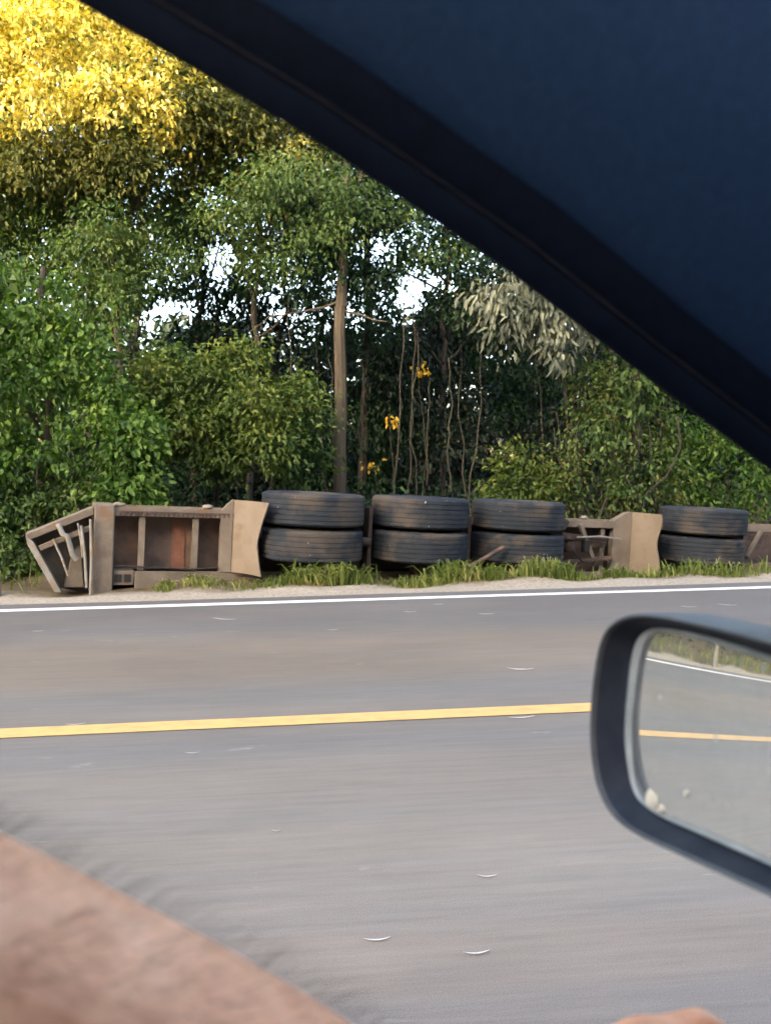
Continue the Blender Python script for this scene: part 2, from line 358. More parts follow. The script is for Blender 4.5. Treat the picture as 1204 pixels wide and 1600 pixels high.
for x in (-1.85, -1.765): MB().box(x - 0.032, x + 0.032, 0.132, 0.139, 0.06, 0.135).build('hole_shade', M_black, tr)  # black plates stand in for the shade inside two holes
rng = random.Random(3)
for x, z in ((-1.86, 0.80), (-1.02, 0.80), (3.5, 0.81), (5.95, 0.80)):
    bm = bmesh.new(); bmesh.ops.create_icosphere(bm, subdivisions=2, radius=0.04)
    for v in bm.verts: v.co = Vector((v.co.x * 1.5, v.co.y, v.co.z * 0.6)) * rng.uniform(0.8, 1.15) + Vector((x, 0.2, z))
    me = bpy.data.meshes.new('mud_clod'); bm.to_mesh(me); bm.free(); link('mud_clod', me, M_soil, tr)
# dropped tail frame at the end
def P3(pts, y): return [(x, y, z) for x, z in pts]
Q = [(-2.09, 0.765), (-2.66, 0.50), (-2.635, 0.42), (-2.39, -0.02), (-2.09, -0.08)]
gate = MB(); gate.prism(P3(Q, 0), (0, 0.36, 0), (0, 0.38, 0)); gate.build('tail_panel', M_taili, tr)
fr = MB()
fr.prism(P3([(-2.09, 0.775), (-2.67, 0.505), (-2.655, 0.445), (-2.09, 0.70)], 0), (0, 0.13, 0), (0, 0.36, 0))
fr.build('tail_top_rail', M_steel, tr, bevel=0.005)
MB().prism(P3([(-2.672, 0.50), (-2.656, 0.415), (-2.41, -0.03), (-2.35, -0.03), (-2.60, 0.43)], 0), (0, 0.10, 0), (0, 0.36, 0)).build('tail_side_rail', M_lgrey, tr, bevel=0.005)
MB().bar((-2.11, 0.12, 0.58), (-2.55, 0.12, 0.38), 0.05, 0.03).build('tail_cross_bar', M_steel, tr, bevel=0.004)
MB().prism(P3([(-2.33, 0.0), (-2.26, 0.36), (-2.19, 0.40), (-2.15, 0.0)], 0), (0, 0.2, 0), (0, 0.34, 0)).build('gusset', M_steel, tr, bevel=0.01)
for a, b, r in (((-2.44, 0.09, 0.47), (-2.30, 0.07, 0.13), 0.011), ((-2.20, 0.08, 0.60), (-2.135, 0.06, 0.02), 0.013), ((-2.12, 0.07, 0.66), (-2.10, 0.06, -0.06), 0.013), ((-2.23, 0.10, 0.62), (-2.18, 0.08, 0.3), 0.010)):
    MB().tube([a, tuple((p + q) / 2 + d for p, q, d in zip(a, b, (0.008, -0.01, 0))), b], r, 8).build('rod', M_lgrey, tr, smooth=True)
hose = [(-2.40, 0.09, 0.61), (-2.36, 0.06, 0.52), (-2.32, 0.05, 0.50), (-2.30, 0.055, 0.44), (-2.27, 0.06, 0.33), (-2.23, 0.07, 0.28)]
MB().tube(hose, 0.024, 10).build('hose', M_lgrey, tr, smooth=True)
# mudguards
def curved_sheet(x0, y0, x1, y1, z0, z1, edge, th=0.012, n=18, bow=0.04):
    """upright sheet from (x0,y0) to (x1,y1); edge(v) cuts back its free edge along its height"""
    mb = MB(); nu = 8; vs = []
    nrm = Vector((-(y1 - y0), x1 - x0, 0)).normalized()
    for side in (0, 1):
        for j in range(n + 1):
            v = j / n; e = edge(v)
            for i in range(nu + 1):
                u = i / nu * e; p = Vector((x0 + (x1 - x0) * u, y0 + (y1 - y0) * u, z0 + (z1 - z0) * v)) + nrm * (bow * math.sin(math.pi * u) + th * side)
                vs.append(p)
    st = (n + 1) * (nu + 1); fs = []
    idx = lambda s, j, i: s * st + j * (nu + 1) + i
    for j in range(n):
        for i in range(nu):
            fs += [(idx(0,j,i), idx(0,j,i+1), idx(0,j+1,i+1), idx(0,j+1,i)), (idx(1,j,i), idx(1,j+1,i), idx(1,j+1,i+1), idx(1,j,i+1))]
        fs += [(idx(0,j,0), idx(0,j+1,0), idx(1,j+1,0), idx(1,j,0)), (idx(0,j,nu), idx(1,j,nu), idx(1,j+1,nu), idx(0,j+1,nu))]
    for i in range(nu):
        fs += [(idx(0,0,i), idx(1,0,i), idx(1,0,i+1), idx(0,0,i+1)), (idx(0,n,i), idx(0,n,i+1), idx(1,n,i+1), idx(1,n,i))]
    return mb.add(vs, fs)
g1 = curved_sheet(-0.775, 0.13, -0.55, -0.33, 0.16, 0.885, lambda v: 0.68 + 0.32 * abs(2 * (v - 0.42) if v > 0.42 else (0.42 - v) * 1.6) ** 1.4).build('mudguard', M_tan, tr, smooth=True)
MB().prism([(-0.895, 0.125, 0.16), (-0.778, 0.118, 0.16), (-0.778, 0.118, 0.885), (-0.83, 0.122, 0.84), (-0.895, 0.125, 0.77)], (0, 0, 0), (0.01, 0.10, 0)).build('mudguard_side', M_grey, g1)
g2 = curved_sheet(4.15, 0.13, 4.22, -0.33, 0.10, 0.90, lambda v: 0.93 + 0.07 * math.sin(v * 9.5 - 0.6), bow=0.02).build('mudguard', M_tan, tr, smooth=True)
MB().prism([(3.89, 0.135, 0.14), (4.145, 0.12, 0.10), (4.145, 0.12, 0.90), (4.06, 0.122, 0.885), (3.89, 0.135, 0.79)], (0, 0, 0), (0.01, 0.10, 0)).build('mudguard_side', M_grey, g2)
# hangers, radius arms, suspension
MB().box(0.60, 0.64, -0.10, 0.12, -0.10, 0.86).build('hanger', M_rust, tr, bevel=0.004)
MB().box(1.82, 1.86, 0.0, 0.12, -0.10, 0.80).build('hanger', M_rust, tr, bevel=0.004)
MB().tube([(1.52, -0.42, 0.24), (1.75, -0.46, 0.36), (2.02, -0.44, 0.50)], 0.024, 10).build('radius_arm', M_rust, tr, smooth=True)
MB().tube([(0.62, -0.1, 0.50), (-0.56, 0.05, 0.56)], 0.05, 10).build('spring', M_rust, tr, smooth=True)
for k, (a, b, w) in enumerate((((3.12, 0.10, 0.60), (3.75, 0.10, 0.54), 0.07), ((3.36, 0.08, 0.74), (3.56, 0.08, 0.34), 0.05), ((3.10, 0.08, 0.28), (3.86, 0.09, 0.34), 0.04), ((6.02, 0.10, 0.36), (6.24, 0.10, 0.70), 0.05), ((3.1, 0.06, 0.68), (3.16, 0.06, 0.78), 0.06))):
    MB().bar(a, b, w, 0.05).build('suspension_bar', M_steel if k in (1, 3) else M_rust, tr, bevel=0.006)
MB().tube([(3.30, 0.05, 0.58), (3.62, 0.03, 0.60), (3.95, 0.06, 0.57)], 0.011, 8).build('air_pipe', M_lgrey, tr, smooth=True)
MB().lathe([(0, -.07), (.06, -.07), (.075, -.05), (.075, .05), (.06, .07), (0, .07)], 24, (3.28, .16, .47)).build('brake_chamber', M_rust, tr, smooth=True)
MB().tube([(3.28, .08, .42), (3.40, .05, .30), (3.55, .06, .27), (3.70, .08, .40), (3.84, .1, .66)], .009, 8).build('brake_hose', M_black, tr, smooth=True)
MB().tube([(-1.88, .11, .22), (-1.5, .13, .20), (-1.2, .12, .185), (-.9, .12, .20)], .009, 8).build('brake_hose', M_black, tr, smooth=True)
MB().tube([(-.62, .02, .80), (-.60, -.05, .55), (-.61, -.02, .28)], .014, 8).build('mudguard_stay', M_rust, tr, smooth=True)
MB().box(3.42, 3.50, 0.05, 0.12, 0.40, 0.55).build('bracket', M_black, tr, bevel=0.005)
MB().box(6.0, 7.6, 0.14, 0.154, 0.17, 0.69).build('side_panel', M_rust, tr)

# ------------------------------------------------------------------ roadside posts
def marker_post(x, y, h, label):
    r = empty('marker_post', (x, y, 0), label, 'post')
    mb = MB(); n = 8
    mb.add([(-.05, -.03, -.1), (.05, -.03, -.1), (.05, .03, -.1), (-.05, .03, -.1), (-.05, -.03, h * .93), (.05, -.03, h * .93), (.05, .03, h), (-.05, .03, h)],
           [(0,3,2,1),(4,5,6,7),(0,1,5,4),(1,2,6,5),(2,3,7,6),(3,0,4,7)]).build('post_body', M_tan if h < .5 else M_lgrey, r, bevel=0.008)
    MB().box(-.035, .035, -.036, -.031, h * .7, h * .84).build('reflector', M_soil, r)
marker_post(-2.835, 7.78, 0.30, 'short beige marker stub on the verge left of the trailer tail')
marker_post(-7.25, 7.62, 0.95, 'pale upright marker post on the verge, seen only in the side mirror')

# ------------------------------------------------------------------ leaves and trees
def leaf_cloud(centres, n, L, Wd, droop=0.5, spread=0.13, seed=0, per=26, holes=None, shell=0.0):
    """n leaves gathered in sprigs inside ellipsoids; centres rows: x y z rx ry rz weight"""
    rng = np.random.default_rng(seed); Cc = np.asarray(centres, float)
    w = Cc[:, 6] / Cc[:, 6].sum(); ns = max(3, n // per)
    ci = rng.choice(len(Cc), ns, p=w)
    dirs = rng.normal(size=(ns, 3)); dirs /= np.linalg.norm(dirs, axis=1, keepdims=True)
    rad = rng.random(ns) ** (1 / 2.4); rad = shell + (1 - shell) * rad
    sp = Cc[ci, :3] + dirs * Cc[ci, 3:6] * rad[:, None]
    k = rng.choice(ns, n); sz = spread * rng.uniform(0.5, 1.5, ns)
    off = rng.normal(size=(n, 3)) * sz[k][:, None] * np.array([1, 1, 0.75])
    pos = sp[k] + off
    axis = dirs[k] * 0.5 + rng.normal(size=(n, 3)) * 0.55 + off / (sz[k][:, None] + 1e-6) * 0.25
    axis[:, 2] -= droop * rng.uniform(0.4, 1.6, n)
    keep = pos[:, 2] > 0.02
    if holes is not None:
        q = 15.0 / pos[:, 1]; hx = pos[:, 0] * q; hz = (pos[:, 2] - 1.25) * q
        for (a, b, ra, rb_, dens) in holes:
            inside = ((hx - a) / ra) ** 2 + ((hz - b) / rb_) ** 2 < rng.uniform(0.55, 1.25, n)
            keep &= ~(inside & (rng.random(n) < dens))
    pos, axis = pos[keep], axis[keep]; n = len(pos)
    axis /= np.linalg.norm(axis, axis=1, keepdims=True)
    up = rng.normal(size=(n, 3)); up[:, 2] += 1.2; up[:, 1] -= 0.3
    side = np.cross(axis, up); side /= np.linalg.norm(side, axis=1, keepdims=True) + 1e-9
    nrm = np.cross(side, axis)
    l = (L * rng.uniform(0.6, 1.25, n))[:, None]; wd = (Wd * rng.uniform(0.7, 1.2, n))[:, None]
    fold = 0.28
    a0 = pos; a1 = pos + axis * l * 0.33 + side * wd * 0.5 + nrm * wd * fold; a2 = pos + axis * l * 0.72 + side * wd * 0.36 + nrm * wd * fold * 0.4 - nrm * l * 0.05
    a3 = pos + axis * l - nrm * l * 0.14
    b1 = pos + axis * l * 0.33 - side * wd * 0.5 + nrm * wd * fold; b2 = pos + axis * l * 0.72 - side * wd * 0.36 + nrm * wd * fold * 0.4 - nrm * l * 0.05
    Vv = np.stack([a0, a1, a2, a3, b2, b1], 1).reshape(-1, 3)
    o = np.arange(n)[:, None] * 6
    Ff = np.concatenate([o + np.array([[0, 1, 2, 3]]), o + np.array([[0, 3, 4, 5]])])
    return Vv, Ff
def crown(name, parent, m, *a, **k):
    Vv, Ff = leaf_cloud(*a, **k)
    if parent is not None:
        Vv = Vv - np.array(parent.location)
    return link(name, np_mesh(name, Vv, Ff), m, parent, smooth=False)
def wiggle(p, q, n, amp, rng):
    p, q = np.array(p, float), np.array(q, float); out = []
    off = np.zeros(3)
    for i in range(n + 1):
        u = i / n; off = off * 0.7 + rng.normal(0, amp, 3) * (0 if i in (0, n) else 1)
        out.append(p + (q - p) * u + off)
    return out
def trunk_mesh(parent, m, limbs, seed, name='trunk', seg=9):
    """limbs: (start, end, r0, r1, wobble)"""
    rng = np.random.default_rng(seed); mb = MB(); base = np.array(parent.location)
    for p, q, r0, r1, amp in limbs:
        n = max(4, int(np.linalg.norm(np.array(q) - np.array(p)) / 0.35))
        pts = [x - base for x in wiggle(p, q, n, amp, rng)]
        mb.tube(pts, [r0 + (r1 - r0) * (i / n) ** 0.8 for i in range(n + 1)], seg)
    return mb.build(name, m, parent, smooth=True)
def cl(px, py, y, r, ry=None, depth=None, w=None):   # a clump: pixel centre, distance, pixel radii
    p = at(px, py, y); s = y / FPX; rx = r * s; rz = (ry or r) * s
    return (*p, rx, depth or max(rx, rz) * 0.9, rz, w or rx * rz)
def plant(name, label, cat, px, y, group=None):
    x = at(px, 700, y)[0]
    return empty(name, (x, y, float(terrain_z(x, y))), label, cat, group)
def base_of(o): return np.array(o.location)

# left broad-leaved tree, hanging low over the tail of the trailer
T = plant('tree', 'bright green broad-leaved tree hanging low over the tail of the trailer', 'tree', 70, 9.75)
b0 = base_of(T)
trunk_mesh(T, M_bark_dark, [(b0, at(80, 420, 9.85), .07, .03, .03), (at(78, 600, 9.8), at(150, 520, 9.6), .03, .012, .02), (at(75, 700, 9.8), at(0, 560, 9.7), .03, .012, .02)], 1)
crown('crown', T, L_bright, [cl(0, 480, 9.9, 60, 60), cl(75, 510, 9.7, 60, 50), cl(120, 570, 9.6, 55, 50), cl(40, 600, 9.6, 90, 65), cl(150, 650, 9.5, 62, 55), cl(50, 700, 9.5, 85, 55), cl(180, 735, 9.4, 40, 46), cl(-70, 620, 9.7, 90, 150), cl(165, 600, 9.5, 45, 60), cl(212, 690, 9.4, 20, 34, None, 1.2), cl(205, 770, 9.3, 18, 26, None, .9), cl(150, 520, 9.5, 26, 20), cl(100, 450, 9.7, 26, 18), cl(20, 425, 9.8, 40, 16)], 14500, .088, .052, .75, .105, 11, 24)
crown('low_foliage', T, L_mid, [cl(20, 780, 9.5, 70, 60), cl(110, 770, 9.6, 60, 40), cl(10, 870, 9.2, 60, 50), cl(-80, 830, 9.4, 90, 90), cl(50, 900, 9.3, 55, 26)], 7000, .08, .04, .6, .13, 12)

# olive shrub beside it
T = plant('shrub', 'drooping olive green shrub behind the ribbed trailer section', 'shrub', 340, 10.6)
b0 = base_of(T)
trunk_mesh(T, M_bark_dark, [(b0, at(345, 560, 10.5), .045, .015, .03), (at(342, 700, 10.6), at(430, 620, 10.3), .025, .01, .03), (at(342, 690, 10.6), at(240, 620, 10.4), .025, .01, .03), (at(345, 640, 10.6), at(500, 640, 10.5), .02, .006, .02)], 2)
crown('crown', T, L_olive, [cl(255, 600, 10.4, 55, 42), cl(330, 590, 10.5, 50, 45), cl(300, 660, 10.3, 62, 40), cl(390, 640, 10.2, 55, 50), cl(420, 690, 10.1, 38, 44), cl(350, 710, 10.2, 38, 42), cl(380, 560, 10.5, 32, 30), cl(460, 620, 10.5, 42, 36), cl(250, 690, 10.3, 40, 30), cl(210, 640, 10.3, 30, 40)], 10500, .082, .04, .8, .10, 21, 22)
crown('fringe_foliage', T, L_mid, [cl(480, 640, 10.8, 42, 60), cl(470, 720, 10.9, 45, 45), cl(280, 560, 10.8, 70, 30)], 2000, .09, .045, .6, .12, 22)

# tall golden canopy tree
T = plant('tall_tree', 'tall tree at the top left corner with sunlit golden leaves', 'tree', 170, 11.8)
b0 = base_of(T)
trunk_mesh(T, M_bark_dark, [(b0, at(175, 330, 11.9), .055, .045, .05), (at(175, 330, 11.9), at(120, 60, 11.9), .045, .03, .05), (at(175, 360, 11.9), at(300, 150, 11.7), .05, .02, .05), (at(174, 420, 11.9), at(60, 250, 11.7), .04, .015, .05)], 3)
crown('crown', T, L_sungold, [cl(20, 60, 11.6, 100, 70), cl(140, 90, 11.4, 90, 65), cl(60, 170, 11.3, 90, 55), cl(190, 170, 11.3, 80, 55), cl(-60, 100, 11.6, 90, 130), cl(180, 20, 11.9, 90, 60), cl(260, 120, 11.5, 60, 55), cl(60, -70, 12, 160, 80), cl(240, -60, 12, 140, 90)], 26000, .085, .042, .7, .12, 31, 46)
crown('shade_tinted_foliage', T, L_brown, [cl(60, 260, 11.6, 90, 45), cl(190, 260, 11.6, 80, 45), cl(-50, 280, 11.8, 80, 70), cl(130, 230, 11.8, 100, 40), cl(310, 170, 11.6, 60, 55), cl(380, 190, 11.7, 50, 40)], 12500, .085, .042, .75, .14, 32, 22)  # lower leaves get a darker colour that stands in for shade

# olive brown canopy
T = plant('tall_tree', 'tall tree with dull olive brown crown just below the dark window frame', 'tree', 385, 12.6)
b0 = base_of(T)
trunk_mesh(T, M_bark_dark, [(b0, at(400, 300, 12.6), .055, .04, .05), (at(395, 500, 12.6), at(330, 260, 12.4), .035, .015, .05), (at(398, 420, 12.6), at(470, 250, 12.4), .03, .012, .05), (at(392, 540, 12.6), at(470, 470, 12.3), .03, .01, .03)], 4)
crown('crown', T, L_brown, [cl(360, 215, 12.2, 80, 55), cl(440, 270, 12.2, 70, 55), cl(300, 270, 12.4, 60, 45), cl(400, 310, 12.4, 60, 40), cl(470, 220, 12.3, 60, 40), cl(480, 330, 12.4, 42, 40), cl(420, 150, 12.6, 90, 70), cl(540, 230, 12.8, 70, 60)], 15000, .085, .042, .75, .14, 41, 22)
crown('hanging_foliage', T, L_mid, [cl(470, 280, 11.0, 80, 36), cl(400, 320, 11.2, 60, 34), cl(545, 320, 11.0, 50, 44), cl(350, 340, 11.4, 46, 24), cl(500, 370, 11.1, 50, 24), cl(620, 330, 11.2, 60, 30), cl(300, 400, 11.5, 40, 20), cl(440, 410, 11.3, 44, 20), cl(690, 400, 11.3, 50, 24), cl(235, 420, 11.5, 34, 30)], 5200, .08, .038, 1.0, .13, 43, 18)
crown('sun_tinted_foliage', T, L_sungold, [cl(335, 205, 11.7, 30, 24), cl(465, 232, 11.9, 16, 14), cl(270, 210, 11.6, 40, 24)], 420, .11, .055, .7, .12, 42)  # sunlit sprays, with the light put into the leaf colour

# green understorey trees behind the broad-leaved one
T = plant('young_tree', 'slender young tree with dull green leaves above the broad-leaved tree', 'tree', 130, 12.4)
b0 = base_of(T)
trunk_mesh(T, M_bark_dark, [(b0, at(165, 250, 12.5), .05, .03, .07), (at(150, 450, 12.4), at(60, 330, 12.3), .03, .012, .05), (at(155, 430, 12.4), at(250, 330, 12.3), .03, .012, .05)], 5)
crown('crown', T, L_mid, [cl(60, 330, 12.3, 80, 50), cl(30, 410, 12.2, 60, 50), cl(150, 400, 12.3, 60, 45), cl(210, 350, 12.2, 50, 38), cl(250, 375, 12.0, 32, 26), cl(110, 330, 12.4, 50, 60), cl(190, 440, 12.3, 38, 50), cl(-60, 380, 12.5, 70, 90), cl(90, 290, 12.2, 90, 40), cl(190, 300, 12.2, 70, 40), cl(150, 480, 12.3, 60, 40), cl(300, 330, 12.4, 36, 40), cl(165, 360, 11.3, 40, 50), cl(185, 460, 11.2, 30, 44), cl(120, 390, 11.2, 34, 24), cl(395, 400, 11.9, 26, 44)], 22000, .08, .04, .75, .13, 51, 20)

# tree with the clear grey-brown trunk behind the first wheels
T = plant('tree', 'tree with straight bare brown trunk rising behind the first pair of tyres', 'tree', 525, 11.2)
b0 = base_of(T)
trunk_mesh(T, M_bark, [(b0, at(533, 480, 11.3), .105, .075, .012), (at(533, 480, 11.3), at(545, 240, 11.4), .075, .05, .03), (at(541, 330, 11.35), at(600, 200, 11.5), .045, .02, .04), (at(534, 485, 11.3), at(610, 500, 11.1), .022, .008, .04), (at(534, 470, 11.3), at(425, 495, 11.0), .02, .008, .04), (at(538, 380, 11.3), at(660, 330, 11.2), .03, .012, .04), (at(436, 492, 11.0), at(390, 520, 10.9), .012, .005, .02)], 6)
crown('crown', T, L_dark, [cl(560, 330, 11.4, 60, 50), cl(640, 350, 11.3, 70, 42), cl(600, 290, 11.6, 90, 40), cl(700, 390, 11.4, 50, 36), cl(520, 400, 11.4, 40, 40), cl(560, 440, 11.5, 50, 26), cl(740, 420, 11.6, 50, 40), cl(640, 230, 11.8, 120, 60), cl(470, 390, 11.7, 40, 50), cl(470, 300, 11.8, 50, 50), cl(720, 470, 11.8, 40, 40), cl(600, 420, 11.6, 60, 30), cl(480, 440, 11.7, 46, 30)], 9800, .085, .042, .8, .12, 61, 20)

# pale silver-leaved tree
T = plant('tree', 'tree with hanging clusters of pale silvery grey leaves beneath the dark window frame', 'tree', 985, 11.3)
b0 = base_of(T)
trunk_mesh(T, M_bark_dark, [(b0, at(1000, 470, 11.3), .09, .06, .04), (at(998, 520, 11.3), at(860, 440, 10.8), .04, .015, .03), (at(900, 462, 10.9), at(770, 470, 10.7), .02, .008, .03)], 7)
crown('crown', T, L_silver, [cl(775, 470, 10.6, 32, 30), cl(800, 510, 10.6, 40, 24), cl(850, 490, 10.7, 50, 34), cl(880, 530, 10.6, 32, 34), cl(872, 568, 10.5, 13, 20), cl(830, 455, 10.8, 60, 30), cl(910, 480, 10.9, 60, 50)], 1700, .15, .055, 1.6, .12, 71, 16)
crown('upper_foliage', T, L_mid, [cl(960, 480, 11.2, 110, 70), cl(1060, 520, 11.3, 90, 80), cl(900, 400, 11.6, 120, 60), cl(990, 600, 10.9, 34, 60), cl(985, 690, 10.9, 24, 40)], 3600, .11, .055, .8, .14, 72)

# vine-covered shrubs to the right
for (px, y, lab, clumps, n, seed, m) in (
    (915, 11.4, 'tall shrub strangled with hanging vines between second and third wheel groups', [cl(930, 600, 11.2, 42, 50), cl(920, 680, 11.1, 42, 60), cl(885, 740, 11.2, 40, 45), cl(945, 650, 11.0, 26, 40), cl(900, 790, 11.3, 40, 26), cl(960, 770, 11.2, 40, 30)], 1500, 81, L_mid),
    (1010, 11.6, 'tangled leafy shrub with bare looping stems above the second mudguard', [cl(1020, 660, 11.4, 36, 60), cl(990, 740, 11.3, 50, 46), cl(1040, 740, 11.3, 36, 55), cl(1000, 600, 11.6, 42, 40), cl(1020, 800, 11.5, 60, 20)], 1500, 82, L_mid)):
    T = plant('shrub', lab, 'shrub', px, y); b0 = base_of(T)
    rr = np.random.default_rng(seed)
    limbs = [(b0 + np.array([rr.normal(0, .15), rr.normal(0, .1), 0]), at(px + rr.uniform(-50, 60), rr.uniform(540, 680), y + rr.uniform(-.3, .2)), .02, .008, .06) for _ in range(12)]
    trunk_mesh(T, M_vine, limbs, seed, seg=6)
    crown('crown', T, m, clumps, n, .085, .045, .8, .10, seed, 14)
    crown('dry_foliage', T, L_brown, clumps, n // 2, .075, .035, 1.0, .10, seed + 50, 14)

T = plant('bush', 'bright green bush at the right edge behind the last tyres', 'bush', 1140, 12.2)
b0 = base_of(T)
trunk_mesh(T, M_bark_dark, [(b0, at(1130, 660, 12.2), .04, .015, .04), (b0, at(1200, 680, 12.2), .03, .01, .04)], 9)
crown('crown', T, L_bright, [cl(1110, 690, 12.0, 55, 48), cl(1170, 740, 11.9, 65, 55), cl(1080, 760, 12.0, 42, 40), cl(1220, 690, 12.1, 60, 80), cl(1130, 790, 11.9, 60, 26), cl(1060, 680, 12.2, 30, 50), cl(1300, 720, 12.3, 80, 100)], 5600, .10, .045, .55, .12, 91, 20)
T = plant('bush', 'small rounded bush with yellowish tips behind the third pair of tyres', 'bush', 810, 11.7)
b0 = base_of(T)
trunk_mesh(T, M_bark_dark, [(b0, at(810, 720, 11.7), .03, .01, .03), (b0, at(850, 740, 11.7), .02, .008, .03)], 10)
crown('crown', T, L_olive, [cl(810, 715, 11.5, 46, 26), cl(780, 755, 11.5, 36, 30), cl(850, 755, 11.5, 42, 32), cl(815, 770, 11.4, 55, 24)], 1700, .085, .042, .4, .10, 101, 18)

# small sprays in the dark wood: sun flecks painted as yellow leaf colour
for k, (px, py, y, r, n, lab) in enumerate(((722, 455, 12.6, 20, 90, 'sun-painted yellow spray hanging in the bright sky gap'), (662, 573, 13, 10, 22, 'small sun-painted yellow spray below the sky gap'), (609, 657, 13.2, 12, 22, 'orange sun-painted leaf spray in the dark wood right of the bare trunk'),
                                       (579, 726, 12.6, 10, 18, 'sun-painted leaf spray just above the second tyres'), (221, 654, 10.05, 8, 16, 'sun-painted leaf spray in the green foliage left of the olive shrub'), (960, 656, 12.6, 7, 12, 'sun-painted leaf spray among the vines at right'))):
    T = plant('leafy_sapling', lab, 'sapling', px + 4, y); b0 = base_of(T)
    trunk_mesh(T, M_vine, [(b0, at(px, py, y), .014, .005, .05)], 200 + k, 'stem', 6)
    crown('leaves', T, L_sunfleck, [cl(px, py, y, r, r * .9)], n, .085, .045, .7, .05, 210 + k, 9)

# ------------------------------------------------------------------ the wood behind: tree by tree, with gaps to the sky
def hole(px, py, r, ry=None, d=0.97):
    p = at(px, py, 15.0); return (p[0], p[2] - 1.25, r * .72 * 15 / FPX, (ry or r) * .72 * 15 / FPX, d)
HOLES = [hole(345, 405, 36, 42, .93), hole(270, 492, 52, 42, .9), hole(160, 478, 22, 26), hole(640, 455, 36, 52), hole(690, 440, 44, 24, .9), hole(437, 490, 14, 22), hole(500, 265, 20, 24, .9), hole(260, 255, 22, 18, .9), hole(325, 310, 26, 34, .9), hole(190, 320, 30, 20, .6), hole(75, 395, 18, 22, .9), hole(590, 390, 40, 34, .75), hole(460, 400, 22, 28, .8), hole(640, 505, 20, 22), hole(230, 430, 26, 26, .7), hole(130, 420, 16, 24, .8), hole(410, 330, 30, 30, .6), hole(460, 570, 10, 14, .8), hole(540, 480, 18, 24, .7), hole(700, 300, 60, 40, .5)]
rb_ = np.random.default_rng(77)
kinds = ['dark tree deep in the wood with thin crooked trunk', 'dark tree deep in the wood with thick straight trunk', 'dark tree deep in the wood forking low']
for k, px in enumerate((-420, -250, -90, 60, 190, 300, 420, 560, 690, 820, 960, 1110, 1270, 1430)):
    y = 14.2 + 2.6 * rb_.random()
    T = plant('forest_tree', kinds[k % 3], 'tree', px, y, 'trees deep in the wood'); b0 = base_of(T)
    top = at(px + rb_.uniform(-50, 50), 120, y + rb_.uniform(-.4, .4)); r0 = (.05, .085, .06)[k % 3]
    limbs = [(b0, top, r0, r0 * .5, (.06, .02, .05)[k % 3])]
    for j in range(5):
        u = rb_.uniform(.25, .95) if k % 3 < 2 else rb_.uniform(.15, .6)
        s_ = b0 + (top - b0) * u
        limbs.append((s_, s_ + np.array([rb_.uniform(-1.2, 1.2), rb_.uniform(-.8, .6), rb_.uniform(.5, 1.6)]), r0 * .45, .012, .05))
    trunk_mesh(T, M_bark_dark, limbs, 300 + k, seg=7)
    cs = []
    for j in range(22):
        cs.append(cl(px + rb_.uniform(-95, 95), 170 + (j + rb_.random()) * 26, y + rb_.uniform(-.9, .9), rb_.uniform(45, 85), rb_.uniform(40, 80)))
    crown('crown', T, L_dark if k % 2 else L_deepshade, cs, 7500, .12, .058, .9, .17, 320 + k, 20, HOLES)
    hi = [(at(px, 0, y)[0] + rb_.uniform(-1.3, 1.3), y + rb_.uniform(-1.5, 2.5), rb_.uniform(7.2, 11), 1.3, 1.5, 0.9, 1) for j in range(6)]
    crown('shade_canopy', T, L_mid, hi, 2600, .26, .14, .6, .35, 340 + k, 12, HOLES)  # overhead canopy added to shade the wood below

def stuff_leaves(name, label, m, cs, n, L, Wd, seed, holes=None, cat='undergrowth'):
    o = crown(name, None, m, cs, n, L, Wd, .6, .22, seed, 18, holes)
    return tag(o, label, cat, kind='stuff')
rr = np.random.default_rng(5); cs = []
for j in range(150):
    x = rr.uniform(-17, 20); y = rr.uniform(17.5, 23)
    cs.append((x, y, rr.uniform(.2, 3.9), rr.uniform(.8, 1.5), .9, rr.uniform(.6, 1.1), 1))
for j in range(170):
    cs.append((rr.uniform(-30, 34), rr.uniform(24, 32), rr.uniform(.2, 5.2), rr.uniform(1.2, 2.0), 1.2, rr.uniform(.9, 1.5), 1.4))
cs2 = [(rr.uniform(-36, 40), rr.uniform(30, 38), rr.uniform(.2, 5.8), 1.8, 1.5, 1.3, 1) for j in range(150)]
stuff_leaves('far_thicket', 'dark far side of the wood closing the view between the trunks', L_deepshade, cs2, 30000, .5, .28, 66, None, 'thicket')
stuff_leaves('forest_thicket', 'dark thicket filling the back of the wood', L_deepshade, cs, 95000, .25, .13, 6, HOLES, 'thicket')
cs = []
for j in range(130):
    x = rr.uniform(-18, 16); y = rr.uniform(10.6, 16)
    if x < -3: y = rr.uniform(8.9, 16)
    cs.append((x, y, rr.uniform(.0, .5), rr.uniform(.4, .8), .5, rr.uniform(.25, .6), 1))
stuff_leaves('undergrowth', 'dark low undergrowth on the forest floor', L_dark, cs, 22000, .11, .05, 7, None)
cs = []
for j in range(60):
    x = rr.uniform(-19, -3.3); y = rr.uniform(9.2, 11.5)
    cs.append((x, y, rr.uniform(.2, 3.2), rr.uniform(.6, 1.0), .7, rr.uniform(.5, .9), 1))
stuff_leaves('roadside_foliage', 'leafy roadside growth continuing left of the frame and seen in the mirror', L_mid, cs, 14000, .14, .07, 8, None, 'foliage')

